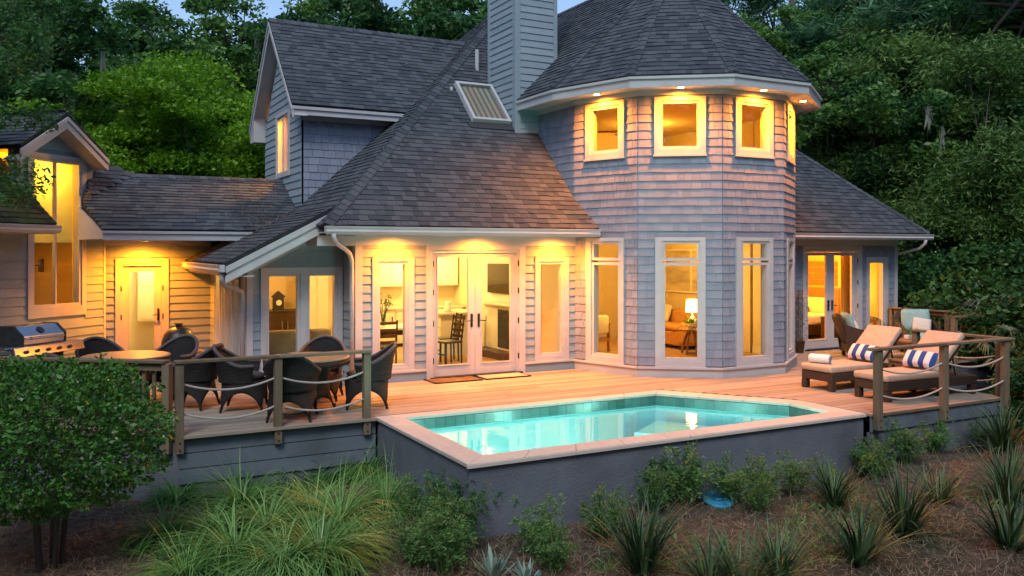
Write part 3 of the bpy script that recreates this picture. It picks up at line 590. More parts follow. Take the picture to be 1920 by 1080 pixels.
for i in range(12):
    a = x0 + .065 + i * .0605
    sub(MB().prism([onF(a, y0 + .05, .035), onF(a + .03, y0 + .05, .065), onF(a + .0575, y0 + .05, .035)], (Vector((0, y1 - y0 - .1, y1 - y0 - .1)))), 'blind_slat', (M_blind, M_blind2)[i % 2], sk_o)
sub(MB().prism([onF(x0 - .1, y0 - .13, .025), onF(x1 + .1, y0 - .13, .025), onF(x1 + .1, y0, .03), onF(x0 - .1, y0, .03)], nF * .008), 'flashing', mat('lead_flashing', (.05, .05, .055), rough=.5), sk_o)
vp = MB().tube([(8.17, 16.95, 6.1), (8.17, 16.95, 6.62)], .045, 12); sub(vp, 'vent_pipe', M_trim, house)
sub(MB().tube([(7.28, 16.33, 5.55), (7.28, 16.33, 5.63)], .035, 10), 'vent_pipe', M_trim, house)
# flush the shingles into pieces: the 300 that show largest singly, the rest together
def unit_tab(b, t, name, m):
    return MB().hexa([(0, 0, 0), (1, 0, 0), (1, 0, b), (0, 0, b), (0, 1, 0), (1, 1, 0), (1, 1, t), (0, 1, t)]).mesh(name, m)
def flush(L, nm, stuffname, me, m, lab):
    L.sort(key=lambda q: -q[1]); inv = wmat(house).inverted()
    for M, a in L[:300]:
        o = link(nm, me); o.parent = house; o.matrix_parent_inverse = inv; o.matrix_world = M; o.matrix_basis = M
    base = np.array([v.co[:] for v in me.vertices]); fc = np.array([p.vertices[:] for p in me.polygons]); V = []; Q = []
    for i, (M, a) in enumerate(L[300:]):
        Mn = np.array(M); V.append(base @ Mn[:3, :3].T + Mn[:3, 3]); Q.append(fc + 8 * i)
    if V:
        o = link(stuffname, npmesh(stuffname, np.concatenate(V), np.concatenate(Q), m)); adopt(o, house); o['kind'] = 'stuff'; o['label'] = lab
flush([(M, a) for M, a in SHW], 'wall_shingle', 'wall_shingle_field', unit_tab(.017, .005, 'wall_shingle', M_wall), M_wall, 'blue-grey wooden shingles of the tower and upper walls')
flush([(M, a) for M, a, k in SHR if k == 0], 'roof_shingle', 'roof_shingle_field', unit_tab(.022, .004, 'roof_shingle', M_roof), M_roof, 'dark grey asphalt shingles covering the roofs')
mo = [(M, a) for M, a, k in SHR if k == 1]; me = unit_tab(.022, .004, 'mossy_tab', M_mossroof)
base = np.array([v.co[:] for v in me.vertices]); fc = np.array([p.vertices[:] for p in me.polygons])
o = link('mossy_shingle_field', npmesh('mossy_shingle_field', np.concatenate([base @ np.array(M)[:3, :3].T + np.array(M)[:3, 3] for M, a in mo]), np.concatenate([fc + 8 * i for i in range(len(mo))]), M_mossroof)); adopt(o, house); o['kind'] = 'stuff'; o['label'] = 'moss-grown shingles of the low roof at the far left'
# soffit downlights
def downlight(x, y, z, watts=40, col=(1, .255, .008), blend=1.0, size=172, disc=True):
    d = sub(MB().lathe([(0, -.012), (.055, -.012), (.06, -.004)], 16, (x, y, z)), 'downlight', M_bulb, house)
    sub(MB().lathe([(.06, -.004), (.062, -.018), (.085, -.014), (.088, 0)], 16, (x, y, z)), 'trim_ring', M_trim, d)
    l = bpy.data.lights.new('downlight_lamp', 'SPOT'); l.energy = watts; l.color = col; l.spot_size = rad(size); l.spot_blend = blend; l.shadow_soft_size = .05
    o = bpy.data.objects.new('downlight_lamp', l); COL.objects.link(o); o.location = (x, y, z - .03); adopt(o, house)
for a in (198, 234, 270, 306): downlight(*tv(a, 2.52), 5.12, 440)
for x in (5.12, 6.72, 8.28): downlight(x, 13.62, 2.535, 260)
downlight(1.55, 17.7, 2.45, 430)
# ------------------------------------------------------------------ deck
deck = empty('deck', (6, 12, 0)); tag(deck, 'timber deck of long warm boards around the pool', 'deck', kind='structure')
PX0, PX1, PY0, PY1 = 3.87, 9.94, 8.25, 11.22                 # outer edge of the coping
def diag(y): return 1.37 - (y - 11.2) * 1.32                  # left edge of the deck runs off at a slant
coping_out = [(3.87, 8.25), (9.94, 8.25), (9.94, 9.42), (8.66, 11.22), (3.87, 11.22)]
def pool_right(y):                                            # x of the coping's right edge at row y
    return 9.95 if y < 9.42 else (9.95 - (y - 9.42) * (9.94 - 8.66) / 1.8 if y < 11.22 else None)
y = 8.16; W_ = .14
while y < 14.0:
    y2 = y + W_ - .010; ym = y + W_ / 2; segs = []
    if y2 < 11.20:
        segs.append((max(pool_right(y), pool_right(y2)) if ym < 11.2 else 3.9, 12.98))
    else:
        segs.append((diag(ym), 3.86 if ym < 11.235 else 17.65))
    if 11.26 <= ym or ym > 11.2:
        pass
    if ym > 11.235:
        segs = [(diag(ym), 17.65)]
    elif ym > 11.16:
        segs = [(diag(ym), 3.86), (8.75, 12.98)]
    for a, b in segs:
        # stagger butt joints
        cuts = [a]; x = a + RND.uniform(1.2, 4.2)
        while x < b - 1: cuts.append(x); x += RND.uniform(3.2, 4.6)
        cuts.append(b)
        for i in range(len(cuts) - 1): MB().box(cuts[i] + .002, cuts[i + 1] - .002, y, y2, -.035, RND.uniform(-.002, .002)).build('plank', M_plank, deck, True)
    y += W_
y = 14.0
while y < 18.2:                                               # the strip in front of the connecting wing
    MB().box(diag(y + .07), 4.45 if y < 14.55 else 2.82, y, y + W_ - .006, -.035, RND.uniform(-.002, .002)).build('plank', M_plank, deck, True); y += W_
MB().box(2.0, 12.9, 11.3, 14, -.12, -.06).box(10.0, 12.9, 8.25, 11.3, -.12, -.06).box(12.9, 17.6, 11.4, 14, -.12, -.06).box(-2, 2.8, 14, 18, -.12, -.06).build('joist_frame', M_rdeck, deck, True)
# skirts under the deck edge
def skirt(fr, L, rows, h=.19, z=-.045):
    for i in range(rows): fr.box(MB(), 0, L, z - (i + 1) * h + .012, z - i * h, -.03, -.005 + .004 * (i % 2)).build('skirt_board', M_skirt, deck, True)
    fr.box(MB(), 0, L, -1.3, z - rows * h, -.08, -.034).build('skirt_wall', M_stucco, deck, True)
    fr.box(MB(), 0, L, -.04, -.004, -.03, .025).build('edge_board', M_rail, deck, True)
skirt(Fr((1.37, 11.19), (1, 0), (0, -1)), 2.5, 3); skirt(Fr((9.96, 8.17), (1, 0), (0, -1)), 3.03, 1, .22)
skirt(Fr((13.0, 8.17), (0, 1), (1, 0)), 3.2, 1, .22); skirt(Fr((13.0, 11.33), (1, 0), (0, -1)), 4.66, 3); skirt(Fr((17.66, 11.33), (0, 1), (1, 0)), 2.7, 3)
dd = Vector((1.32, -1, 0)).normalized(); fr = Fr((1.37 - dd.x * 4.5, 11.19 - dd.y * 4.5), (dd.x, dd.y), (dd.y, -dd.x)); skirt(fr, 4.5, 0)
# ------------------------------------------------------------------ swimming pool
pool = empty('swimming_pool', (6.5, 9.7, 0), 0, 'raised turquoise swimming pool with pink stone coping and grey stucco walls', 'pool')
inn = [(4.2, 8.56), (9.60, 8.56), (9.60, 9.32), (8.42, 10.98), (4.2, 10.98)]
out = coping_out; zc = -.002; WL = -.135
pw = MB()                                                     # stucco shell seen from the garden
pw.box(3.90, 9.93, 8.28, 8.5, -1.4, zc - .05); pw.box(3.90, 4.14, 8.5, 11.19, -1.4, zc - .05)
pw.build('stucco_wall', M_stucco, pool, True)
def edge_pieces(o0, o1, i0, i1, n):
    for k in range(n):
        a, b = k / n, (k + 1) / n; L = lambda p, q, t: Vector((p[0] + (q[0] - p[0]) * t, p[1] + (q[1] - p[1]) * t, zc - .045)); g = .0025 / max(.1, math.dist(o0, o1))
        yield [L(o0, o1, a + g), L(o0, o1, b - g), L(i0, i1, b - g), L(i0, i1, a + g)]
for i, n in enumerate((9, 2, 3, 7, 4)):
    j = (i + 1) % 5
    for q in edge_pieces(out[i], out[j], inn[i], inn[j], n): MB().prism(q, (0, 0, .045 + RND.uniform(-.0012, .0012))).build('coping_stone', M_cope, pool, True, bevel=.006)
# overhang lip on the garden side
MB().box(3.86, 9.94, 8.235, 8.262, zc - .045, zc - .012).build('coping_lip', M_cope, pool, True)
dep = -1.35
bs = MB(); n5 = len(inn)
bs.add([Vector((x, y, dep)) for x, y in inn], [tuple(range(n5))])
for i in range(n5):
    a, b = inn[i], inn[(i + 1) % n5]; bs.add([(*a, dep), (*b, dep), (*b, -.05), (*a, -.05)], [(0, 1, 2, 3)])
bs.build('basin', M_basin, pool, True)
cen = Vector((6.8, 9.7))
for i in range(n5):                                           # glazed band at the waterline
    a, b = Vector(inn[i]), Vector(inn[(i + 1) % n5]); t = (b - a).normalized(); nin = Vector((-t.y, t.x)); L = (b - a).length; m = max(1, round(L / .152)); w = L / m
    if nin.dot(cen - a) < 0: nin = -nin
    fr = Fr(a, t, nin)
    for k in range(m): fr.box(MB(), k * w + .002, (k + 1) * w - .002, -.19, -.05, .002, .011).build('tile', M_tile, pool, True)
    fr.box(MB(), 0, L, -.205, -.192, .002, .018).build('tile_ledge', M_step, pool, True)
for k in range(3):                                            # broad steps in the slanted corner
    f = .38 * (3 - k); z1 = -.42 - .28 * k
    a, b = Vector((9.58, 9.32)), Vector((8.42, 10.96)); t = (b - a).normalized(); nin = Vector((-t.y, t.x)) if Vector((-t.y, t.x)).x < 0 else Vector((t.y, -t.x))
    fr = Fr(a, t, nin); L = (b - a).length
    q = [fr.P(-.55 + .0 * k, 0, 0), fr.P(L - .02, 0, 0), fr.P(L - .02 + 0, 0, f), fr.P(-.75, 0, f)]
    q = [Vector((min(p.x, 9.58), min(max(p.y, 8.58), 10.96), dep)) for p in q]
    MB().prism(q, (0, 0, z1 - dep)).build('step', M_basin, pool, True)
    e0, e1 = q[3], q[2]; MB().tube([Vector((e0.x, e0.y, z1 + .004)), Vector((e1.x, e1.y, z1 + .004))], .018, 6).build('step_nosing', M_step, pool, True)
MB().add([(x, y, WL) for x, y in [(4.19, 8.55), (9.61, 8.55), (9.61, 9.325), (8.425, 10.99), (4.19, 10.99)]], [(0, 1, 2, 3, 4)]).build('water', M_water, pool, True)
for x in (5.0, 6.8, 8.6):                                          # underwater lamps let into the garden-side wall
    d = MB().lathe([(0, .03), (.09, .025), (.11, 0)], 16); o = d.build('pool_lamp', M_bulb, pool, True); o.matrix_basis = Matrix.Translation((x, 8.575, -.62)) @ Matrix.Rotation(rad(-90), 4, 'X')
    l = bpy.data.lights.new('pool_lamp_light', 'POINT'); l.shadow_soft_size = .1; l.energy = 48; l.color = (.55, 1, .92)
    lo = bpy.data.objects.new('pool_lamp_light', l); COL.objects.link(lo); lo.location = (x, 8.80, -.55); adopt(lo, pool)
# ------------------------------------------------------------------ railings
def railing(posts, label, ropes=True, balusters=False, drop=-.22, over=.12, top=.915, cat='railing', lip=(0, 0)):
    r = empty('deck_railing', (posts[0][0], posts[0][1], 0), 0, label, cat, 'deck railings')
    P = [Vector((x, y, 0)) for x, y in posts]
    for i, p in enumerate(P):
        d = (P[min(i + 1, len(P) - 1)] - P[max(i - 1, 0)]).normalized(); a = math.atan2(d.y, d.x)
        mb = MB().cbox(p + Vector((0, 0, (drop + top - .04) / 2)), (.098, .098, top - .04 - drop), a); mb.build('post', M_rail, r, True, bevel=.006)
        if drop < 0:
            for z in (drop + .05, drop + .14):
                n = Vector((d.y, -d.x, 0)); q = p + n * .05 + Vector((0, 0, z)); MB().tube([q, q + n * .008], .011, 8).build('bolt', M_black, r, True)
    for i in range(len(P) - 1):
        a, b = P[i], P[i + 1]; d = (b - a).normalized(); fr = Fr(a.xy, d.xy, (d.y, -d.x)); L = (b - a).length
        fr.box(MB(), -(over if i == 0 else 0), L + (over if i == len(P) - 2 else -.003), top - .038, top, -.07, .07).build('top_rail', M_rail, r, True, bevel=.006)
        if ropes:
            for z in (.62, .26):
                pts = [a + d * (L * t) + Vector((0, 0, z - .10 * (1 - (2 * t - 1) ** 2))) for t in [k / 14 for k in range(15)]]
                mb = MB()                                      # three twisted strands
                m = 70
                for s in range(3):
                    st = []
                    for k in range(m + 1):
                        t = k / m; c = a + d * (.045 + (L - .09) * t) + Vector((0, 0, z - .10 * (1 - (2 * t - 1) ** 2))); ph = t * L * 75 + s * 2.094
                        st.append(c + Vector((0, 0, math.sin(ph) * .0075)) + Vector((d.y, -d.x, 0)) * math.cos(ph) * .0075)
                    mb.tube(st, .0085, 5)
                mb.build('rope', M_rope, r, True, smooth=True)
        if balusters:
            fr.box(MB(), .05, L - .05, top - .13, top - .04, -.02, .02).build('stretcher', M_rail, r, True)
            fr.box(MB(), .05, L - .05, .08, .16, -.02, .02).build('stretcher', M_rail, r, True)
            k = .14
            while k < L - .08: fr.box(MB(), k, k + .036, .06, top - .05, -.058, -.022).build('baluster', M_rail, r, True); k += .135
    return r
railing([(1.37, 11.17), (2.556, 11.17), (3.735, 11.17)], 'rope railing with three timber posts in front of the wicker dining chairs', over=.06)
railing([(1.37 - dd.x * 3.9, 11.17 - dd.y * 3.9), (1.37 - dd.x * 2.0, 11.17 - dd.y * 2.0), (1.37 - dd.x * .16, 11.17 - dd.y * .16)], 'timber baluster railing behind the clipped round bush', ropes=False, balusters=True, over=.0)
railing([(10.03, 8.12), (11.43, 8.12), (12.87, 8.12)], 'rope railing with three timber posts in front of the two sun loungers', over=.16)
railing([(12.95, 8.25), (12.95, 9.72)], 'short rope railing at the right deck edge behind the nearest lounger', over=.05)
railing([(17.58, 13.85), (17.58, 12.4), (17.58, 11.15)], 'far timber baluster railing running from the house corner under the trees', ropes=False, balusters=True, over=.05)
railing([(16.2, 11.28), (17.45, 11.28)], 'short far rope railing joining the baluster railing at the deck corner', over=.05)
# ------------------------------------------------------------------ doormats
M_mat1 = mat('coir_mat', (.05, .03, .015), (.22, .13, .05), rough=.95, scale=22, bump=.4, bscale=60); M_mat2 = mat('pale_mat', (.42, .33, .22), (.5, .4, .28), rough=.95, scale=30)
m1 = empty('doormat', (6.15, 13.72, .002), 0, 'dark speckled coir doormat before the left leaf of the dining-room doors', 'doormat')
MB().box(-.42, .42, -.24, .24, 0, .018).build('pile', M_mat1, m1); b = MB(); [b.box(*q, 0, .02) for q in ((-.45, -.421, -.27, .27), (.421, .45, -.27, .27), (-.42, .42, -.27, -.241), (-.42, .42, .241, .27))]; b.build('border', M_black, m1)
m2 = empty('doormat', (7.12, 13.72, .002), 0, 'plain pale doormat before the right leaf of the dining-room doors', 'doormat')
MB().box(-.42, .42, -.22, .22, 0, .018).build('pile', M_mat2, m2); b = MB(); [b.box(*q, 0, .02) for q in ((-.45, -.421, -.25, .25), (.421, .45, -.25, .25), (-.42, .42, -.25, -.221), (-.42, .42, .221, .25))]; b.build('border', M_bronze, m2)
# ------------------------------------------------------------------ rooms behind the glass
def slab(poly, z0, z1, name, m): return sub(MB().prism([Vector((x, y, z0)) for x, y in poly], (0, 0, z1 - z0)), name, m, house)
def ibox(x0, x1, y0, y1, z0, z1, name, m): return sub(MB().box(x0, x1, y0, y1, z0, z1), name, m, house)
def room_light(x, y, z, watts, col=(1, .70, .30), cat='lamp', label=None, drop=.16):
    t = empty('ceiling_lamp', (x, y, z), 0, label, cat); MB().lathe([(0, -.07), (.10, -.065), (.15, -.04), (.16, 0)], 18).build('globe', M_shade, t, smooth=True); MB().lathe([(.16, 0), (.18, -.015), (.18, 0)], 18).build('rim', M_bronze, t)
    l = bpy.data.lights.new('lamp', 'POINT'); l.energy = watts * .66; l.color = col; l.shadow_soft_size = .12; o = bpy.data.objects.new('lamp', l); COL.objects.link(o); o.parent = t; o.location = (0, 0, -drop - .1)
    return t
# kitchen, dining and family room
ibox(2.86, 8.74, 14.18, 19.4, -.02, .04, 'floor', M_floor) if False else slab([(2.86, 14.78), (4.49, 14.78), (4.49, 14.18), (8.74, 14.18), (8.74, 19.4), (2.86, 19.4)], -.02, .04, 'floor', M_floor)
slab([(4.49, 14.18), (8.74, 14.18), (8.74, 19.4), (4.49, 19.4)], 2.50, 2.53, 'ceiling', M_intw); slab([(2.8, 14.78), (4.49, 14.78), (4.49, 19.4), (2.8, 19.4)], 2.20, 2.23, 'ceiling', M_intw); ibox(4.49, 4.52, 14.78, 19.4, 2.2, 2.5, 'ceiling_step', M_intw)
ibox(2.8, 8.78, 19.4, 19.5, 0, 2.53, 'partition', M_int); ibox(8.72, 8.78, 14.0, 19.4, 0, 2.53, 'partition', M_int); ibox(2.84, 2.9, 18.2, 19.4, 0, 2.3, 'partition', M_int)
fp = ibox(8.30, 8.719, 15.25, 16.85, .04, 2.499, 'chimney_breast', M_intw); sub(MB().box(8.288, 8.299, 15.5, 16.2, .22, 1.02), 'hearth_dark_panel', M_black, fp); sub(MB().box(8.14, 8.3, 15.2, 16.9, 1.12, 1.18), 'mantel', M_intw, fp); sub(MB().box(7.95, 8.3, 15.25, 16.85, .041, .18), 'hearth', M_dwood, fp)  # hearth has no recess: a flat black panel carries its darkness as colour
tvv = empty('television', (8.26, 16.05, 1.36), 0, 'flat black television on the chimney breast behind the dining-room doors', 'television'); MB().box(-.03, .0, -.52, .52, 0, .62).build('screen', mat('screen_black', (.045, .035, .02), rough=.15), tvv); MB().box(-.0, .03, -.12, .12, .2, .42).build('bracket', M_black, tvv)
kc = empty('kitchen_units', (7.6, 19.0, .04), 0, 'white kitchen cabinets with pale counter seen through the dining-room doors', 'cabinets')
for i in range(6):
    x = -1.5 + i * .43; MB().box(x, x + .42, -.25, .38, .08, .86).build('base_unit', M_intw, kc); MB().box(x + .03, x + .39, -.262, -.251, .14, .80).build('door_front', M_intw, kc); MB().box(x + .34, x + .355, -.285, -.262, .55, .70).build('pull', M_black, kc)
    if i != 3: MB().box(x, x + .42, .05, .38, 1.38, 2.3).build('wall_unit', M_intw, kc); MB().box(x + .03, x + .39, .038, .049, 1.42, 2.26).build('door_front', M_intw, kc)
MB().box(-1.52, 1.1, -.29, .38, .861, .90).build('countertop', mat('counter_stone', (.7, .66, .56), rough=.2), kc)
pc_ = empty('pantry_cabinet', (5.15, 19.1, .04), 0, 'tall white cabinet seen through the right pane of the family-room window', 'cabinet'); MB().box(-.25, .25, -.3, .29, 0, 2.1).build('carcass', M_intw, pc_); MB().box(-.23, -.005, -.312, -.301, .05, 2.05).build('door_front', M_intw, pc_); MB().box(.005, .23, -.312, -.301, .05, 2.05).build('door_front', M_intw, pc_)
isl = empty('kitchen_island', (7.55, 17.2, .04), 0, 'white kitchen island with pale top behind the ladder-back chairs', 'island'); MB().box(-.35, .55, -.5, .6, 0, .86).build('carcass', M_intw, isl); MB().box(-.4, .6, -.56, .66, .861, .9).build('countertop', MATS['counter_stone'], isl)
pot = empty('plant_pot', (7.5, 17.0, .94), 0, 'small glowing jar on the kitchen island', 'jar'); MB().lathe([(0, 0), (.07, 0), (.09, .1), (.06, .2), (.065, .22), (0, .2)], 14).build('body', M_white, pot, smooth=True)
dt = empty('dining_table', (5.85, 15.95, .04), 0, 'dark dining table with white top inside the dining room', 'table'); MB().box(-.8, .8, -.48, .48, .70, .74).build('tabletop', M_intw, dt, bevel=.006); MB().box(-.72, .72, -.40, .40, .60, .699).build('apron', M_dwood, dt)
for sx in (-1, 1):
    for sy in (-1, 1): MB().cbox((sx * .68, sy * .36, .3), (.07, .07, .6)).build('leg', M_dwood, dt)
def ladder_chair(loc, rz, label):
    c = empty('dining_chair', loc, rz, label, 'chair', 'ladder-back dining chairs')
    MB().box(-.21, .21, -.2, .2, .43, .47).build('seat', M_dwood, c, bevel=.008)
    for sx in (-1, 1):
        MB().cbox((sx * .18, .18, .215), (.036, .036, .43)).build('leg', M_dwood, c)
        MB().tube([(sx * .18, -.19, 0), (sx * .18, -.18, .45), (sx * .18, -.25, .95)], .018, 6).build('back_post', M_dwood, c)
    for z in (.55, .66, .77, .90): MB().box(-.17, .17, -.205 - (z - .45) * .14 - .008, -.205 - (z - .45) * .14 + .008, z - .028, z + .028).build('back_slat', M_dwood, c)
    MB().box(-.17, .17, .17, .19, .2, .23).build('stretcher', M_dwood, c)
    return c
ladder_chair((6.78, 15.35, .04), rad(100), 'ladder-back chair nearest the left leaf of the dining-room doors'); ladder_chair((7.02, 15.95, .04), rad(80), 'ladder-back chair farther back behind the left leaf of the dining-room doors')
ladder_chair((5.35, 15.05, .04), rad(0), 'ladder-back chair behind the left dining-room window'); ladder_chair((4.92, 16.75, .04), rad(95), 'ladder-back chair seen through the right pane of the family-room window')
vs = empty('flower_vase', (5.62, 15.8, .782), 0, 'glass vase of thin stems on the dining table', 'vase'); MB().lathe([(0, 0), (.045, 0), (.05, .2), (.055, .24), (.05, .235), (.04, .02), (0, .02)], 14).build('vase', glassmat('vase_glass', (.8, .85, .8), 0, 1.4), vs)
st = MB()
lf = []
for k in range(14):
    a = RND.uniform(0, 6.28); r = RND.uniform(.05, .2); h = RND.uniform(.35, .6); st.tube([(0, 0, .03), (math.cos(a) * r * .4, math.sin(a) * r * .4, h * .6), (math.cos(a) * r, math.sin(a) * r, h)], .004, 4); lf.append((math.cos(a) * r, math.sin(a) * r, h))
st.build('stems', M_leaf_dark, vs)
fl = MB()
for x, y, z in lf:
    for j in range(9):
        c = Vector((x + RND.gauss(0, .03), y + RND.gauss(0, .03), z + RND.gauss(0, .035))); a = Vector((RND.gauss(0, 1), RND.gauss(0, 1), RND.gauss(0, 1))).normalized() * .03; b = a.cross(Vector((RND.gauss(0, 1), RND.gauss(0, 1), 1))).normalized() * .015; fl.add([c - a, c + b, c + a, c - b], [(0, 1, 2, 3)])
o = fl.build('foliage', M_leaf_dark, vs); o['kind'] = 'stuff'
def sofa(name, loc, rz, w, m, label, cat='sofa', pil=None):
    s = empty(name, loc, rz, label, cat); MB().box(-w / 2, w / 2, -.42, .42, .08, .40).build('base', m, s, bevel=.03, seg=2)
    MB().box(-w / 2, w / 2, .2, .46, .38, .82).build('backrest', m, s, bevel=.06, seg=3, smooth=True)
    for sx in (-1, 1): MB().box(sx * w / 2 - .10, sx * w / 2 + .10, -.44, .44, .08, .62).build('arm', m, s, bevel=.07, seg=3, smooth=True)
    n = 2 if w > 1.2 else 1
    for k in range(n): a = -w / 2 + .11 + k * (w - .22) / n; MB().box(a + .01, a + (w - .22) / n - .01, -.44, .2, .40, .54).build('seat_cushion', m, s, bevel=.05, seg=2, smooth=True)
    for sx in (-1, 1):
        for sy in (-1, 1): MB().cbox((sx * (w / 2 - .1), sy * .35, .04), (.06, .06, .08)).build('foot', M_dwood, s)
    if pil: MB().cbox((0, 0, 0), (.42, .12, .42), M=Matrix.Translation((-w / 2 + .42, .1, .72)) @ Matrix.Rotation(rad(-20), 4, 'X')).build('pillow', pil, s, bevel=.05, seg=3, smooth=True)
    return s
sofa('sofa', (3.72, 15.5, .04), rad(180), 1.35, M_olive, 'olive sofa with its back to the family-room window')
cb = empty('sideboard', (4.45, 19.08, .04), 0, 'dark wood sideboard under the clock behind the left family-room pane', 'sideboard'); MB().box(-.5, .5, -.26, .28, .06, .88).build('carcass', M_dwood, cb); MB().box(-.53, .53, -.29, .3, .881, .91).build('top', M_dwood, cb)
for sx in (-1, 1): MB().box(min(0, sx * .48) + .01, max(0, sx * .48) - .01, -.272, -.261, .1, .84).build('door_front', M_dwood, cb); MB().box(sx * .06 - .008, sx * .06 + .008, -.30, -.272, .45, .68).build('pull', M_steel, cb)
ck = empty('mantel_clock', (4.35, 18.98, .951), 0, 'black carved clock standing on the dark sideboard', 'clock'); MB().prism([(-.11, -.06, 0), (.11, -.06, 0), (.11, -.06, .28), (.15, -.06, .30), (0, -.06, .42), (-.15, -.06, .30), (-.11, -.06, .28)], (0, .12, 0)).build('case', M_black, ck); o = MB().lathe([(0, 0), (.06, 0), (.062, .01)], 18).build('dial', M_white, ck); o.rotation_euler = (rad(90), 0, 0); o.location = (0, -.062, .17)
room_light(6.2, 16.0, 2.5, 150, (1, .58, .17), label='round ceiling lamp over the dining table'); room_light(7.5, 18.2, 2.5, 150, (1, .62, .20), label='round ceiling lamp over the kitchen'); room_light(3.7, 17.2, 2.2, 80, (1, .46, .08), label='round ceiling lamp in the family room')
# living room in the bay
dec = [tv(a, TR - .21) for a in (180, 216, 252, 288, 324, 360)]
slab(dec + [(13.4, 18), (8.86, 18)], -.02, .04, 'floor', M_floor); slab(dec + [(13.4, 18), (8.86, 18)], 2.62, 2.66, 'ceiling', M_intw)
ibox(13.36, 13.44, 14.1, 18, .04, 2.62, 'partition', M_int); ibox(8.80, 13.44, 18, 18.08, .04, 2.62, 'partition', M_int); ibox(8.785, 8.85, 14.1, 18, .04, 2.62, 'partition', M_int)
for fr, L in TF: sub(fr.box(MB(), .05, L - .05, .04, .2, -.225, -.2), 'baseboard', M_intw, house)
sofa('leather_sofa', (12.75, 16.0, .04), rad(-90), 1.7, M_tan, 'tan leather sofa behind the middle tower window', pil=M_cream)
tt = empty('side_table', (12.12, 14.55, .04), 0, 'warm wood side table under the lamp in the tower room', 'table'); MB().lathe([(0, .50), (.33, .50), (.35, .515), (.35, .535), (0, .535)], 24).build('tabletop', M_mwood, tt)
for k in range(4): a = k * math.pi / 2 + .4; MB().tube([(.06 * math.cos(a), .06 * math.sin(a), .5), (.16 * math.cos(a), .16 * math.sin(a), .3), (.24 * math.cos(a), .24 * math.sin(a), 0)], .025, 6).build('leg', M_mwood, tt)
def table_lamp(loc, label, base, h=.38, r=.15, w=14):
    t = empty('table_lamp', loc, 0, label, 'lamp'); MB().lathe([(0, 0), (.06, 0), (.10, .08), (.09, .18), (.03, .26), (.012, .28), (.012, h), (0, h)], 16).build('base', base, t, smooth=True); MB().lathe([(r * .92, h - .02), (r, h - .03), (r * .86, h + .24), (r * .78, h + .24)], 20).build('lamp_shade', M_shade, t, smooth=True)
    l = bpy.data.lights.new('bulb', 'POINT'); l.energy = w * .55; l.color = (1, .68, .26); l.shadow_soft_size = .05; o = bpy.data.objects.new('bulb', l); COL.objects.link(o); o.parent = t; o.location = (0, 0, h + .34)
    return t
table_lamp((12.2, 14.62, .577), 'white table lamp glowing behind the middle tower window', M_white)
hp = empty('potted_plant', (11.98, 14.42, .577), 0, 'small leafy potted plant beside the white table lamp', 'plant'); MB().lathe([(0, 0), (.05, 0), (.065, .09), (.055, .09), (0, .08)], 14).build('pot', M_white, hp)
fl = MB()
for j in range(120):
    c = Vector((RND.gauss(0, .06), RND.gauss(0, .06), .14 + abs(RND.gauss(0, .05)))); a = Vector((RND.gauss(0, 1), RND.gauss(0, 1), RND.gauss(0, 1))).normalized() * .03; b = a.cross(Vector((RND.gauss(0, 1), RND.gauss(0, 1), 1))).normalized() * .016; fl.add([c - a, c + b, c + a, c - b], [(0, 1, 2, 3)])
o = fl.build('foliage', M_leaf_lime, hp); o['kind'] = 'stuff'
M_pic = mat('landscape_print', (.34, .30, .22), (.68, .60, .44), rough=.6, scale=2.2, stretch=(1, .6, 2.4))
pf = empty('framed_picture', (13.34, 16.0, 1.25), 0, 'large framed landscape picture above the tan leather sofa', 'picture'); MB().box(-.015, .005, -.95, .95, .04, 1.0).build('print', M_pic, pf); b = MB(); [b.box(-.035, .005, *q) for q in ((-1.0, -.951, 0, 1.04), (.951, 1.0, 0, 1.04), (-.95, .95, 0, .039), (-.95, .95, 1.001, 1.04), (-.02, .02, .04, 1.0))]; b.build('frame', M_intw, pf)
rc = empty('rattan_armchair', (10.35, 15.9, .04), rad(200), 'pale cushioned wooden armchair behind the leftmost tower window', 'armchair'); MB().box(-.3, .3, -.3, .3, .30, .46).build('seat_cushion', M_cream, rc, bevel=.04, seg=2, smooth=True); MB().box(-.3, .3, .22, .36, .4, .8).build('backrest', M_cream, rc, bevel=.04, seg=2, smooth=True)
for sx in (-1, 1):
    MB().box(sx * .33 - .025, sx * .33 + .025, -.36, .36, .58, .63).build('arm', M_mwood, rc)
    for sy in (-1, 1): MB().cbox((sx * .33, sy * .32, .29), (.05, .05, .58)).build('leg', M_mwood, rc)
MB().box(-.33, .33, -.34, .34, .24, .30).build('seat_frame', M_mwood, rc)
room_light(11.3, 15.2, 2.62, 165, (1, .47, .07), label='round ceiling lamp in the tower living room')
# upper tower room
slab(dec + [(13.4, 17), (8.86, 17)], 2.78, 2.83, 'floor', M_floor); slab(dec + [(13.4, 17), (8.86, 17)], 5.05, 5.08, 'ceiling', M_int); ibox(13.36, 13.44, 14.0, 17, 2.83, 5.05, 'partition', M_int); ibox(8.98, 13.36, 17, 17.06, 2.83, 5.05, 'partition', M_int); ibox(8.66, 8.70, 14.05, 17, 2.83, 5.05, 'partition', M_int) if False else ibox(8.99, 9.02, 14.1, 17, 2.83, 5.05, 'partition', M_int)
fan = empty('ceiling_fan', (10.5, 14.6, 5.05), 0, 'pale ceiling fan inside the upper tower room', 'fan'); MB().tube([(0, 0, 0), (0, 0, -.3)], .02, 8).build('rod', M_white, fan); MB().lathe([(0, -.42), (.1, -.4), (.12, -.34), (.05, -.3), (0, -.3)], 16).build('motor', M_white, fan, smooth=True)
for k in range(5): o = MB().box(.1, .62, -.06, .06, -.355, -.345).build('blade', M_mwood, fan); o.rotation_euler = (rad(8), 0, k * 1.2566)
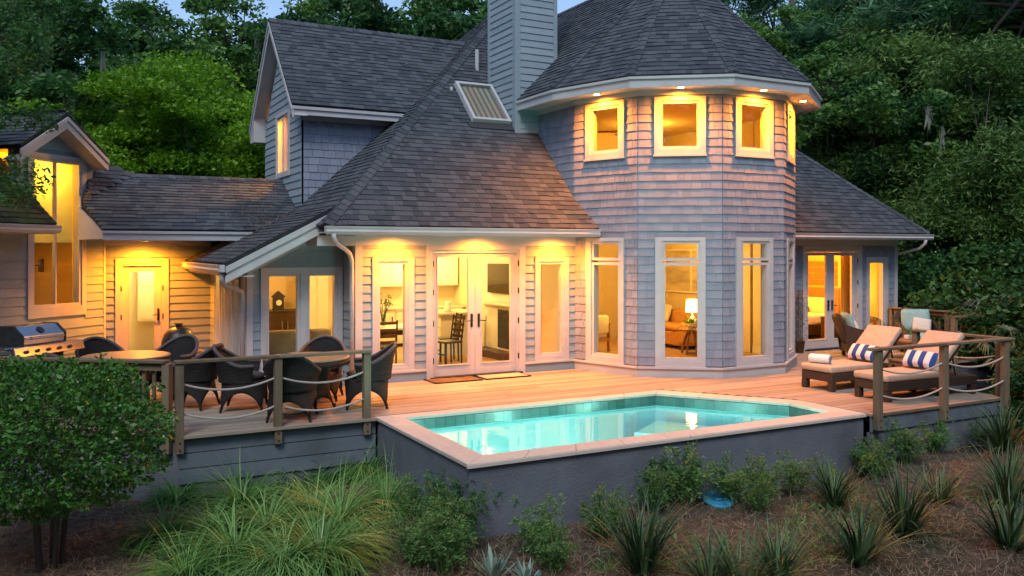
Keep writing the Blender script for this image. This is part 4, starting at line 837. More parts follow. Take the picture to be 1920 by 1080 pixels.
room_light(11.6, 15.4, 5.05, 80, (1, .46, .05), label='round ceiling lamp in the upper tower room')
# bedroom in the right wing
ibox(13.62, 17.78, 14.19, 18.4, -.02, .04, 'floor', M_floor); ibox(13.62, 17.78, 14.19, 18.4, 2.5, 2.53, 'ceiling', M_into); ibox(13.62, 17.78, 18.4, 18.46, .04, 2.5, 'partition', M_into); ibox(13.6, 13.65, 14.19, 18.4, .04, 2.5, 'partition', M_into)
bd = empty('bed', (16.85, 16.35, .04), 0, 'bed with white covers and plump pillow behind the bedroom doors', 'bed'); MB().box(-.95, .85, -.75, .75, .1, .34).build('bed_base', M_dwood, bd); MB().box(-1.0, .83, -.78, .78, .34, .60).build('mattress', M_white, bd, bevel=.07, seg=3, smooth=True); MB().box(.83, .90, -.85, .85, .1, 1.25).build('headboard', M_mwood, bd)
for sy in (-.38, .38): MB().cbox((0, 0, 0), (.16, .62, .44), M=Matrix.Translation((.62, sy, .80)) @ Matrix.Rotation(rad(-25), 4, 'Y')).build('pillow', M_white, bd, bevel=.07, seg=3, smooth=True)
for i, (x, y, lab) in enumerate(((17.05, 15.18, 'dark nightstand beside the bed seen through the left bedroom door'), (17.42, 15.0, 'dark nightstand under the lamp seen through the right bedroom door'))):
    ns = empty('nightstand', (x, y, .04), 0, lab, 'nightstand', 'nightstands'); MB().box(-.17, .17, -.17, .17, .05, .55).build('carcass', M_dwood, ns); MB().box(-.185, -.171, -.14, .14, .32, .5).build('drawer', M_dwood, ns); MB().box(-.19, .19, -.19, .19, .551, .575).build('top', M_dwood, ns)
table_lamp((17.42, 15.0, .616), 'amber table lamp glowing behind the right bedroom door', M_mwood, .34, .13, 14)
cu = empty('curtain', (16.62, 14.36, .04), 0, 'orange-brown curtain hanging beside the right bedroom door', 'curtain'); MB().grid(lambda u, v: Vector((-.15 + .32 * u, .03 * math.sin(u * 30), .02 + 2.3 * v)), 40, 4).build('panel', mat('ochre_curtain', (.50, .27, .06), (.56, .32, .08), rough=.9, scale=3), cu, smooth=True, solid=.004); MB().tube([(-.25, 0, 2.34), (.3, 0, 2.34)], .012, 8).build('rod', M_bronze, cu)
wp = empty('wall_panel', (17.76, 16.3, 1.35), 0, 'horizontal wooden wall art above the bed', 'picture'); [MB().box(-.03, .01, -.7, .7, k * .16, k * .16 + .14).build('board', M_mwood, wp) for k in range(4)]
room_light(15.6, 15.9, 2.5, 480, (1, .43, .03), label='round ceiling lamp in the bedroom')
# hall behind the glazed door
ibox(.75, 2.8, 18.37, 21, -.02, .04, 'floor', M_floor); ibox(.75, 2.8, 18.37, 21, 2.46, 2.5, 'ceiling', M_intw); ibox(.70, .75, 18.37, 21, .04, 2.46, 'partition', M_intw); ibox(.75, 2.8, 20.4, 20.46, .04, 2.46, 'partition', M_intw); ibox(2.74, 2.8, 18.37, 21, .04, 2.46, 'partition', M_intw)
cbx = ibox(1.62, 2.2, 19.9, 20.39, .75, 2.2, 'hall_cupboard', M_intw); sub(MB().box(1.66, 2.16, 19.885, 19.899, .8, 1.45).box(1.66, 2.16, 19.885, 19.899, 1.5, 2.15), 'cupboard_door', M_intw, cbx)
room_light(1.7, 19.3, 2.46, 75, (1, .66, .20), label='round ceiling lamp in the hall behind the glazed door')
# stair hall behind the tall window
def P8(s, z, d): return W8.P(s, z, d)
for q, m in (((-.2, -.16, 0, 4.1, -3.0, -.2), M_amber), ((2.3, 2.34, 0, 4.1, -3.0, -.2), M_amber), ((-.2, 2.3, 0, 4.1, -3.04, -3.0), M_amber)): sub(W8.box(MB(), *q), 'partition', m, house)
sub(W8.box(MB(), -.2, 2.3, -.02, .04, -3, -.2), 'floor', M_floor, house); sub(W8.box(MB(), .3, 2.1, 3.98, 4.0, -3, -.2), 'ceiling', M_amber, house)
sr = sub(MB().prism([P8(2.28, .04, -1.5), P8(2.28, 4.0, -1.5), P8(1.95, 3.95, -1.5), P8(.75, 2.75, -1.5), P8(.75, .04, -1.5)], W8.n * -.08), 'stair_side', M_into, house)
sub(MB().prism([P8(1.95, 3.95, -1.48), P8(.35, 2.35, -1.48), P8(.35, 2.2, -1.48), P8(1.95, 3.8, -1.48)], W8.n * .04), 'stringer', M_intw, sr)
lampst = empty('pendant_lamp', tuple(P8(1.55, 2.05, -.7)), 0, 'amber pendant shade inside the tall stair window', 'lamp'); MB().lathe([(.14, 0), (.145, .01), (.12, .25), (.11, .25)], 18).build('lamp_shade', M_shade, lampst); MB().tube([(0, 0, .25), (0, 0, 1.9)], .008, 6).build('cord', M_black, lampst); MB().lathe([(0, .23), (.118, .24), (0, .25)], 14).build('cap', M_black, lampst)
bar = empty('wall_bar', tuple(P8(1.2, 1.98, -.6)), rad(225), 'dark metal handrail bar across the tall stair window', 'handrail'); MB().tube([(-.3, 0, 0), (.6, 0, 0)], .014, 8).build('bar', M_black, bar); MB().box(-.34, -.26, -.03, .03, -.12, .12).build('bracket', M_black, bar)
cu = empty('curtain', tuple(P8(1.5, .05, -.5)), rad(225), 'pleated brown curtain in the lower left of the tall stair window', 'curtain'); MB().grid(lambda u, v: Vector((-.25 + .6 * u, .035 * math.sin(u * 34), 1.9 * v)), 44, 4).build('panel', mat('rust_curtain', (.30, .13, .035), (.38, .18, .05), rough=.9, scale=3), cu, smooth=True, solid=.004); MB().tube([(-.3, 0, 1.92), (.4, 0, 1.92)], .012, 8).build('rod', M_bronze, cu)
o = room_light(P8(.9, 0, -.9).x, P8(.9, 0, -.9).y, 3.98, 110, (1, .44, .02), label='round ceiling lamp at the top of the stair hall')
# dormer room
ibox(4.52, 7.4, 17.08, 19.9, 5.5, 5.54, 'ceiling', M_into); ibox(7.4, 7.45, 17.08, 19.9, 3.4, 5.5, 'partition', M_into); ibox(4.5, 7.4, 17.06, 17.08, 3.4, 5.5, 'partition', M_into); ibox(4.5, 7.4, 19.9, 19.94, 3.4, 5.5, 'partition', M_into)
room_light(5.4, 18.4, 5.5, 600, (1, .36, .01), label='round ceiling lamp in the dormer room')
# ------------------------------------------------------------------ deck furniture
def wicker_chair():
    c = empty('wicker_armchair'); A = rad(118)
    def top(a): t = min(1, abs(a) / rad(95)); return .90 - .26 * (t * t * (3 - 2 * t))
    def rr(a): return .31 + .02 * math.cos(2 * a)
    def sh(u, v):
        a = (u * 2 - 1) * A; z = .40 + (top(a) - .40) * v; r = rr(a) + .06 * v ** 2 + .03 * v * max(0, math.cos(a)) + .0045 * math.sin(u * 170) * math.sin(v * 40 + math.pi * round(u * 27)); return Vector((math.sin(a) * r, math.cos(a) * r, z))
    MB().grid(sh, 110, 24).build('shell', M_wick, c, smooth=True, solid=.022)
    MB().tube([sh(u / 28, 1) for u in range(29)], .026, 8).build('arm_roll', M_wickr, c, smooth=True)
    def sk(u, v):
        a = u * 2 * math.pi; k = abs(math.cos(2 * a)); lo = .05 + .22 * k ** .6 if k > .02 else .05; z = .43 + (lo - .43) * v; fl = (1 - k) * .085 * v * v; r = .30 + fl + .012 * math.sin(3 * v); return Vector((math.sin(a) * r, math.cos(a) * r, z))
    MB().grid(sk, 40, 5).build('skirt', M_wick, c, smooth=True, solid=.018)
    for k in range(4): a = rad(45 + 90 * k); MB().tube([(math.sin(a) * .375, math.cos(a) * .375, .075), (math.sin(a) * .40, math.cos(a) * .40, .0)], [.024, .017], 8).build('foot', M_wick, c)
    MB().lathe([(0, .44), (.26, .44), (.285, .465), (.275, .495), (.2, .515), (0, .52)], 24).build('seat_cushion', mat('charcoal_cushion', (.05, .045, .045), (.08, .075, .07), rough=.9, scale=30) if 'charcoal_cushion' not in MATS else MATS['charcoal_cushion'], c, smooth=True)
    return c
proto = wicker_chair()
T1 = Vector((.95, 13.6)); T2 = Vector((3.2, 12.2))
CH_ = [((1.78, 13.12), T1, 'dark wicker armchair facing the left table, nearest the baluster railing corner'), ((1.62, 14.25), T1, 'dark wicker armchair behind the left table near the glazed door'), ((.70, 14.42), T1, 'dark wicker armchair with its back to the glazed door left of the left table'), ((.30, 13.0), T1, 'dark wicker armchair at the left table closest to the grill'),
       ((2.42, 12.62), T2, 'dark wicker armchair on the left of the right table'), ((3.62, 12.98), T2, 'dark wicker armchair behind the right table before the family-room window'), ((4.02, 12.02), T2, 'dark wicker armchair on the right of the right table by the end post'), ((2.85, 11.60), T2, 'dark wicker armchair with its back to the rope railing')]
for i, ((x, y), T, lab) in enumerate(CH_):
    o = proto if i == 0 else copy_tree(proto); d = Vector((x, y)) - T; o.location = (x, y, .003); o.rotation_euler = (0, 0, math.atan2(d.y, d.x) - math.pi / 2 + RND.uniform(-.2, .2)); tag(o, lab, 'armchair', 'wicker armchairs around the deck tables')
def wicker_table():
    t = empty('wicker_table'); MB().lathe([(0, .712), (.575, .712), (.60, .722), (.60, .738), (.575, .745), (0, .745)], 36).build('tabletop', M_tabletop, t)
    MB().lathe([(.56, .63), (.60, .64), (.605, .71), (.56, .711)], 36).build('apron', M_wick, t, smooth=True)
    def sk(u, v): a = u * 2 * math.pi; k = abs(math.cos(2 * a)); lo = .03 + .16 * k ** .6; z = .66 + (lo - .66) * v; r = .26 + .10 * (1 - v) ** 2 + .12 * v * v * (1 - .6 * k); return Vector((math.sin(a) * r, math.cos(a) * r, z))
    MB().grid(sk, 40, 8).build('pedestal', M_wick, t, smooth=True, solid=.018)
    for k in range(4): a = rad(45 + 90 * k); MB().tube([(math.sin(a) * .375, math.cos(a) * .375, .06), (math.sin(a) * .39, math.cos(a) * .39, 0)], [.026, .018], 8).build('foot', M_wick, t)
    return t
p = wicker_table(); p.location = (T1.x, T1.y, .003); tag(p, 'round wicker table with tan top near the grill', 'table', 'round wicker tables'); q = copy_tree(p); q.location = (T2.x, T2.y, .003); q.rotation_euler = (0, 0, .5); tag(q, 'round wicker table with tan top behind the rope railing', 'table', 'round wicker tables')
# gas grill
gr = empty('gas_grill', (-.28, 14.1, .003), rad(45), 'stainless steel gas grill with closed lid on the left of the deck', 'grill')
MB().box(-.34, .34, -.28, .28, .12, .80).build('cabinet', M_black, gr, bevel=.01); MB().box(-.37, .37, -.31, .29, .80, .93).build('firebox', M_steel, gr, bevel=.01)
MB().prism([(-.36, -.27, .935), (-.36, .29, .935), (-.36, .29, 1.06), (-.36, .14, 1.19), (-.36, -.12, 1.19), (-.36, -.27, 1.06)], (.72, 0, 0)).build('lid', M_steel, gr, bevel=.015, seg=2)
MB().prism([(-.385, -.28, .935), (-.385, .30, .935), (-.385, .30, 1.07), (-.385, .145, 1.20), (-.385, -.125, 1.20), (-.385, -.28, 1.07)], (.024, 0, 0)).prism([(.361, -.28, .935), (.361, .30, .935), (.361, .30, 1.07), (.361, .145, 1.20), (.361, -.125, 1.20), (.361, -.28, 1.07)], (.024, 0, 0)).build('lid_side', M_black, gr)
MB().tube([(-.28, -.27, 1.02), (-.28, -.34, 1.03), (.28, -.34, 1.03), (.28, -.27, 1.02)], .014, 8).build('lid_handle', M_steel, gr)
pan = MB().prism([(-.60, -.40, .80), (-.60, -.30, .80), (-.60, -.30, .93), (-.60, -.36, .93)], (1.22, 0, 0)).build('control_panel', M_steel, gr, bevel=.008)
for k in range(5): o = MB().lathe([(0, .03), (.022, .028), (.026, 0)], 14).build('knob', M_black, pan); o.matrix_basis = Matrix.Translation((-.42 + k * .19, -.385, .86)) @ Matrix.Rotation(rad(75), 4, 'X')
for s in (-1, 1): MB().box(min(s * .38, s * .66), max(s * .38, s * .66), -.29, .27, .89, .93).build('side_shelf', M_steel, gr, bevel=.01)
for sx in (-1, 1):
    for sy in (-1, 1): MB().cbox((sx * .3, sy * .24, .06), (.05, .05, .12)).build('caster', M_black, gr)
o = MB().lathe([(0, 0), (.045, 0), (.06, .01), (.05, .012), (0, .012)], 14).build('badge', M_black, gr); o.matrix_basis = Matrix.Translation((0, -.197, 1.125)) @ Matrix.Rotation(rad(40), 4, 'X')
bt = empty('sauce_bottle', tuple(wmat(gr) @ Vector((.52, .12, .931))), 0, 'small dark bottle on the grill side shelf', 'bottle'); MB().lathe([(0, 0), (.03, 0), (.032, .09), (.012, .13), (.012, .16), (0, .16)], 12).build('body', M_dwood, bt, smooth=True); MB().lathe([(0, .161), (.015, .161), (.015, .18), (0, .18)], 10).build('cap', M_black, bt)
# domed charcoal cooker in a timber cart
kc = empty('kamado_cart', (1.98, 16.2, .003), rad(10), 'black domed charcoal cooker set in an orange timber cart by the connecting wing', 'cooker')
MB().box(-.62, .38, -.34, .34, .44, .48).build('cart_top', M_mwood, kc); [MB().cbox((x, y, .22), (.07, .07, .44)).build('cart_leg', M_mwood, kc) for x in (-.57, .33) for y in (-.29, .29)]; MB().box(-.6, .36, -.32, .32, .10, .13).build('cart_shelf', M_mwood, kc)
MB().lathe([(0, .14), (.14, .15), (.24, .28), (.28, .46), (.285, .56)], 28).build('bowl', M_black, kc, smooth=True); MB().lathe([(.29, .565), (.29, .60), (.285, .66), (.25, .78), (.17, .87), (.07, .905), (0, .91)], 28).build('dome_lid', M_black, kc, smooth=True); MB().lathe([(.06, .90), (.06, .95), (.075, .955), (.075, .97), (0, .97)], 16).build('vent_cap', M_black, kc); MB().tube([(-.1, -.28, .66), (-.1, -.36, .66), (.1, -.36, .66), (.1, -.28, .66)], .013, 8).build('lid_handle', M_mwood, kc)
# sun loungers
def stripes(name, k):
    m = mat(name, (.74, .72, .68), rough=.9, bump=.15, bscale=200); n = m.node_tree.nodes; L = m.node_tree.links; b = n['Principled BSDF']; tc = n.new('ShaderNodeTexCoord'); sp = n.new('ShaderNodeSeparateXYZ'); L.new(tc.outputs['Object'], sp.inputs[0])
    mu = n.new('ShaderNodeMath'); mu.operation = 'MULTIPLY'; mu.inputs[1].default_value = k; L.new(sp.outputs['X'], mu.inputs[0]); fr = n.new('ShaderNodeMath'); fr.operation = 'FRACT'; ad = n.new('ShaderNodeMath'); ad.inputs[1].default_value = 10.25; L.new(mu.outputs[0], ad.inputs[0]); L.new(ad.outputs[0], fr.inputs[0])
    gt = n.new('ShaderNodeMath'); gt.operation = 'GREATER_THAN'; gt.inputs[1].default_value = .5; L.new(fr.outputs[0], gt.inputs[0]); mx = n.new('ShaderNodeMix'); mx.data_type = 'RGBA'; mx.inputs[6].default_value = (.72, .70, .66, 1); mx.inputs[7].default_value = (.025, .07, .26, 1); L.new(gt.outputs[0], mx.inputs[0]); L.new(mx.outputs[2], b.inputs['Base Color']); return m
M_stripe = stripes('navy_striped_fabric', 5.6)
def puff(w, t, h, nu=14, nv=10):                              # a stuffed cushion, pinched at the corners
    mb = MB()
    for s in (-1, 1):
        def fn(u, v, s=s):
            x, y = u * 2 - 1, v * 2 - 1; e = (1 - x ** 4) * (1 - y ** 4); pin = 1 - .06 * (x * x * y * y) ; k = 1 - .07 * (1 - abs(x)) * abs(y) ** 3
            return Vector((x * w / 2 * (1 - .06 * (1 - y * y) * abs(x) ** 3 * -0) * pin, s * t / 2 * max(0, e) ** .6, y * h / 2 * k * pin))
        mb.grid(fn, nu, nv)
    return mb
def lounger():
    c = empty('sun_lounger')                                    # length along +x from the foot end
    fm = MB().box(0, 1.95, -.32, .32, .15, .29); fm.build('frame', M_wickb, c, bevel=.012)
    for x in (.05, 1.2, 1.88):
        for y in (-.27, .27): MB().cbox((x, y, .076), (.10, .10, .15)).build('leg', M_wickb, c, bevel=.008)
    MB().box(-.02, 1.12, -.33, .33, .295, .40).build('seat_cushion', M_cush, c, bevel=.035, seg=3, smooth=True)
    a = rad(43); M = Matrix.Translation((1.10, 0, .33)) @ Matrix.Rotation(-a, 4, 'Y')
    o = MB().box(0, .82, -.33, .33, .02, .12).build('back_cushion', M_cush, c, bevel=.035, seg=3, smooth=True); o.matrix_basis = M
    o = MB().box(-.02, .78, -.30, .30, -.045, .014).build('back_frame', M_wickb, c, bevel=.01); o.matrix_basis = M
    MB().tube([(1.62, -.2, .22), (1.5, -.2, .72)], .014, 6).tube([(1.62, .2, .22), (1.5, .2, .72)], .014, 6).build('prop', M_black, c)
    return c
L1 = lounger(); L1.location = (10.93, 10.03, .003); tag(L1, 'tan cushioned wicker sun lounger with a rolled towel at its foot', 'sun lounger', 'sun loungers by the pool')
L2 = copy_tree(L1); L2.location = (10.93, 8.98, .003); L2.rotation_euler = (0, 0, rad(-3)); tag(L2, 'tan cushioned wicker sun lounger closest to the front rope railing', 'sun lounger', 'sun loungers by the pool')
for y, rz, lab in ((10.0, 90, 'navy and white striped pillow on the lounger with the towel'), (8.93, 87, 'navy and white striped pillow on the lounger by the front railing')):
    o = puff(.56, .17, .30).build('striped_pillow', M_stripe, smooth=True); tag(o, lab, 'pillow', 'striped lounger pillows'); o.location = (11.98, y, .555); o.rotation_euler = (rad(-38), 0, rad(-rz))
tw = empty('rolled_towel', (11.12, 10.13, .405), rad(20), 'white rolled towel with blue edge on the lounger cushion', 'towel'); o = MB().lathe([(0, -.17), (.065, -.17), (.075, -.155), (.075, .155), (.065, .17), (0, .17)], 20).build('roll', M_white, tw, smooth=True); o.rotation_euler = (rad(90), 0, 0); o.location = (0, 0, .075)
sp = MB(); pts = [Vector((math.cos(t) * (.012 + .0095 * t / 1.0 * .5), -.176, .075 + math.sin(t) * (.012 + .0095 * t * .5))) for t in [k * .35 for k in range(34)]]; sp.tube(pts, .006, 5); sp.build('spiral_edge', mat('towel_blue', (.12, .26, .33), rough=.9), tw)
sdt = empty('side_table', (12.45, 9.50, .003), 0, 'low slatted wooden side table between the two loungers', 'table'); [MB().box(-.22, .22, -.21 + k * .072, -.21 + k * .072 + .064, .43, .452).build('slat', M_mwood, sdt) for k in range(6)]; [MB().cbox((x, y, .215), (.045, .045, .43)).build('leg', M_mwood, sdt) for x in (-.19, .19) for y in (-.18, .18)]; MB().box(-.2, .2, -.19, .19, .37, .43).build('apron', M_mwood, sdt)
# club chairs, ottoman and fire table on the far deck
def club(label):
    c = empty('club_chair', label=label, cat='armchair', group='club chairs on the far deck'); MB().box(-.36, .36, -.38, .34, .10, .34).build('base', M_wickb, c, bevel=.02)
    def sh(u, v): x = (u * 2 - 1); return Vector((x * (.36 + .04 * v), .30 + .18 * v - .02 * x * x, .30 + (.62 - .10 * x ** 4) * v))
    MB().grid(sh, 12, 6).build('backrest', M_wickb, c, smooth=True, solid=.05)
    for s in (-1, 1): MB().prism([(s * .38, -.36, .10), (s * .38, .34, .10), (s * .40, .44, .72), (s * .40, .25, .66), (s * .39, -.1, .55), (s * .38, -.36, .52)], (s * -.05, 0, 0)).build('arm', M_wickb, c)
    [MB().cbox((x, y, .05), (.06, .06, .1)).build('leg', M_wickb, c) for x in (-.3, .3) for y in (-.32, .28)]
    MB().box(-.31, .31, -.37, .26, .345, .45).build('seat_cushion', M_teal, c, bevel=.035, seg=3, smooth=True); o = puff(.62, .2, .52).build('back_cushion', M_teal, c, smooth=True); o.location = (0, .27, .70); o.rotation_euler = (rad(-14), 0, 0)
    o = puff(.40, .14, .34).build('throw_pillow', M_cream, c, smooth=True); o.location = (.08, .12, .60); o.rotation_euler = (rad(-18), rad(10), 0)
    return c
c1 = club('brown wicker club chair with teal cushion beside the bedroom doors'); c1.location = (15.1, 12.65, .003); c1.rotation_euler = (0, 0, rad(55))
c2 = copy_tree(c1); c2['label'] = 'brown wicker club chair with teal cushion against the far baluster railing'; c2.location = (16.85, 12.55, .003); c2.rotation_euler = (0, 0, rad(-35))
ot = empty('ottoman', (16.3, 11.75, .003), rad(10), 'low wicker ottoman with flat teal cushion behind the side railing', 'ottoman'); MB().box(-.3, .3, -.3, .3, .08, .36).build('base', M_wickb, ot, bevel=.02); MB().box(-.3, .3, -.3, .3, .362, .47).build('cushion', M_teal, ot, bevel=.035, seg=3, smooth=True); [MB().cbox((x, y, .04), (.06, .06, .08)).build('leg', M_wickb, ot) for x in (-.25, .25) for y in (-.25, .25)]
ft = empty('coffee_table', (15.85, 12.0, .003), 0, 'low wooden coffee table between the club chairs', 'table'); MB().box(-.45, .45, -.3, .3, .36, .40).build('tabletop', M_mwood, ft, bevel=.006); [MB().cbox((x, y, .18), (.06, .06, .36)).build('leg', M_mwood, ft) for x in (-.4, .4) for y in (-.25, .25)]
cp = empty('drinking_glass', (15.75, 11.95, .404), 0, 'clear glass standing on the low coffee table', 'glass'); MB().lathe([(0, .0), (.035, 0), (.04, .11), (.036, .11), (.03, .01), (0, .01)], 14).build('glass', glassmat('tumbler_glass', (.9, .92, .92), 0, 1.45), cp)
gp = empty('herb_planter', (15.98, 12.06, .404), 0, 'shallow planter of thin grass on the coffee table', 'planter'); MB().box(-.2, .2, -.08, .08, 0, .08).build('box', M_white, gp, bevel=.006); fl = MB()
for k in range(90): x, y = RND.uniform(-.18, .18), RND.uniform(-.06, .06); a = RND.uniform(0, 6.28); h = RND.uniform(.1, .2); fl.add([(x - .004, y, .07), (x + .004, y, .07), (x + math.cos(a) * .05, y + math.sin(a) * .05, .08 + h)], [(0, 1, 2)])
o = fl.build('grass', M_grass, gp); o['kind'] = 'stuff'
# blue lid lying in the planting
dl = empty('blue_disc', (7.05, 7.98, gz(7.05, 7.98) + .06), 0, 'flat blue plastic lid lying in the planting bed before the pool', 'lid'); o = MB().lathe([(0, .02), (.16, .022), (.185, .015), (.19, -.02), (.18, -.02), (.175, .008), (0, .01)], 28).build('plate', M_disc, dl, smooth=True); o.rotation_euler = (rad(14), rad(-4), 0); MB().lathe([(.06, .024), (.065, .03), (.075, .03), (.08, .022)], 20).build('ring', M_disc, dl)
# ------------------------------------------------------------------ vegetation
NR = np.random.default_rng(11)
def unit(n): v = NR.normal(size=(n, 3)); return v / np.linalg.norm(v, axis=1, keepdims=True)
def leaf_quads(c, size, ar=.5, upb=.5, droop=0.0, outc=None):     # diamond leaves at centres c
    n = len(c); d = unit(n); d[:, 2] = d[:, 2] * .6 - droop
    if outc is not None: d += outc
    d /= np.linalg.norm(d, axis=1, keepdims=True); nn = unit(n); nn[:, 2] += upb; s = np.cross(d, nn); s /= np.linalg.norm(s, axis=1, keepdims=True) + 1e-9
    L = (size * NR.uniform(.6, 1.3, n))[:, None]; V = np.stack([c - d * L * .5, c + s * L * ar * .5, c + d * L * .5, c - s * L * ar * .5], 1).reshape(-1, 3)
    return V, np.arange(4 * n).reshape(n, 4)
def merge(parts):
    V, Q, k = [], [], 0
    for v, q in parts: V.append(v); Q.append(q + k); k += len(v)
    return np.concatenate(V), np.concatenate(Q)
def clumps(cent, rad_, n, flat=.6, shell=.5):
    m = len(cent); idx = np.repeat(np.arange(m), n); u = unit(m * n); r = NR.uniform(0, 1, m * n) ** shell; p = u * r[:, None] * np.asarray(rad_)[idx][:, None]; p[:, 2] *= flat; return cent[idx] + p
def branches(H, cz, R, nl, seed, lean=.1, r0=.22, trunk=.45, mat_=M_bark):
    rg = random.Random(seed); mb = MB(); tops = []; tp = Vector((rg.uniform(-lean, lean) * H, rg.uniform(-lean, lean) * H, H * trunk))
    mb.tube([(0, 0, -.3), (tp.x * .3, tp.y * .3 + .1, tp.z * .45), tuple(tp)], [r0 * 1.25, r0 * .95, r0 * .75], 9)
    for i in range(nl):
        a = i * 2.4 + rg.uniform(-.4, .4); rr = R * math.sqrt((i + .5) / nl); z = cz + (H - cz) * rg.uniform(.2, .95) * (1 - .45 * (rr / R) ** 2); e = Vector((math.cos(a) * rr, math.sin(a) * rr, z)); s = tp * rg.uniform(.55, 1.0); m = s.lerp(e, .5) + Vector((rg.uniform(-.4, .4), rg.uniform(-.4, .4), rg.uniform(-.1, .5)))
        mb.tube([s, m, e], [r0 * .42, r0 * .25, r0 * .07], 6); tops.append(e); tops.append(m.lerp(e, .55) + Vector((rg.uniform(-.5, .5), rg.uniform(-.5, .5), rg.uniform(0, .6))))
        for j in range(2): f = e + Vector((rg.uniform(-1, 1), rg.uniform(-1, 1), rg.uniform(-.5, .7))) * R * .28; mb.tube([m.lerp(e, .6), f], [r0 * .12, r0 * .04], 5); tops.append(f)
    return mb, np.array([tuple(t) for t in tops])
def make_tree(name, H, cz, R, nl, seed, leaf, size, per, crad, m, flat=.55, trunk=.45, r0=.22, moss=0, bark=None, ar=.5, droop=0.0, upb=.5):
    t = empty(name); mb, tops = branches(H, cz, R, nl, seed, r0=r0, trunk=trunk); mb.build('trunk', bark or M_bark, t, smooth=True)
    rr = NR.uniform(.6, 1.25, len(tops)) * crad; c = clumps(tops, rr, per, flat, .55); me = npmesh('crown', *leaf_quads(c, size, ar, upb, droop), m); o = link('crown', me, t)
    if moss:
        mm = MB(); rg = random.Random(seed + 5)
        for k in range(moss):
            b = Vector(tops[rg.randrange(len(tops))]) + Vector((rg.uniform(-.6, .6), rg.uniform(-.6, .6), -.2))
            for s in range(7): L = rg.uniform(.5, 1.9); q = b + Vector((rg.uniform(-.14, .14), rg.uniform(-.14, .14), 0)); w = rg.uniform(.012, .03); mm.add([q + Vector((-w, 0, 0)), q + Vector((w, w, 0)), q + Vector((rg.uniform(-.1, .1) + w, 0, -L * .6)), q + Vector((rg.uniform(-.15, .15), 0, -L))], [(0, 1, 2, 3)])
        mm.build('hanging_moss', M_moss, t)['kind'] = 'stuff'
    return t
def place(o, u, d, s=1, rz=None, z=None, first=False, label=None, cat='tree', group=None, sz=1):
    c = o if first else copy_tree(o); p = at(u, d); c.location = (p.x, p.y, gz(p.x, p.y) if z is None else z); c.rotation_euler = (0, 0, RND.uniform(0, 6.28) if rz is None else rz); c.scale = (s, s, s * sz); tag(c, label, cat, group); return c
ORD = ['leftmost', 'second from left', 'third from left', 'fourth from left', 'fifth from left', 'sixth from left', 'seventh from left', 'eighth from left', 'ninth from left', 'tenth from left', 'eleventh from left', 'twelfth from left', 'thirteenth from left', 'fourteenth from left', 'fifteenth from left', 'sixteenth from left', 'seventeenth from left', 'eighteenth from left', 'nineteenth from left', 'twentieth from left', 'rightmost', 'x', 'y']
G1 = 'trees of the wood behind the house'
oakA = make_tree('oak_tree', 15, 4.5, 5.2, 34, 1, None, .25, 260, 1.0, M_leaf_oak, moss=26)
oakB = make_tree('oak_tree', 17, 5.5, 4.8, 34, 2, None, .25, 250, .95, M_leaf_dark, moss=20)
lime = make_tree('spreading_tree', 7.6, 2.2, 3.9, 30, 3, None, .125, 760, .95, M_leaf_lime, flat=.28, trunk=.4, r0=.13, droop=.15)
pine = make_tree('pine_tree', 18, 5, 3.6, 34, 4, None, .40, 240, .95, M_leaf_pine, flat=.5, trunk=.85, r0=.24, ar=.14, moss=12)
thick = make_tree('bamboo_tree', 9.5, 1.8, 2.0, 26, 5, None, .18, 430, .85, M_leaf_bam, flat=.8, trunk=.5, r0=.07, ar=.25, droop=.3)
bush = make_tree('understorey_shrub', 3.4, .5, 1.8, 22, 6, None, .17, 300, .7, M_leaf_dark, flat=.7, trunk=.3, r0=.05)
L = [(oakA, 60, 33, .95, 'oak with hanging moss behind the stair-hall gable'), (oakB, 705, 40, 1.12, 'dark oak rising over the middle of the dormer ridge'), (oakB, 870, 43, 1.18, 'dark oak just left of the chimney top'), (oakA, 575, 43, 1.15, 'open-crowned oak behind the left half of the dormer ridge'), (oakB, 225, 40, .86, 'tall dark oak rising behind the bright spreading trees'), (oakA, 395, 42, 1.15, 'oak with open crown left of the dormer gable'),
     (oakB, 640, 48, 1.12, 'dark oak showing above the dormer ridge'), (oakA, 790, 46, 1.2, 'oak showing between dormer ridge and chimney'), (oakB, 1000, 52, 1.0, 'dark oak directly behind the chimney'), (pine, 1420, 42, 1.0, 'pine just right of the tower roof peak'),
     (oakA, 1560, 36, 1.0, 'broad oak right of the tower eave'), (pine, 1680, 33, 1.0, 'tall pine with bare trunk in the right wood'), (oakB, 1800, 38, 1.1, 'large dark oak behind the right baluster railing'), (pine, 1905, 26, .95, 'dark pine at the right picture edge'), (oakA, 1610, 27, .72, 'smaller oak close behind the right wing roof'), (oakB, 1760, 25.5, .62, 'smaller dark oak behind the far railing'), (oakA, 1850, 29, .85, 'oak leaning over the right thicket'), (oakA, 1720, 42, 1.05, 'oak with hanging moss far back on the right'), (oakB, -70, 27, .95, 'dark oak at the left picture edge'), (oakA, 545, 56, 1.3, 'distant dark oak behind the dormer gable peak'), (oakA, 1290, 58, 1.1, 'distant oak hidden mostly by the tower roof'), (oakB, 1500, 56, 1.1, 'distant dark oak in the gap right of the tower'), (oakA, 1880, 48, 1.15, 'distant oak above the right tree line')]
fs = set()
for o, u, d, s, lab in L: place(o, u, d, s, first=o.name not in fs, label=lab, group=G1); fs.add(o.name)
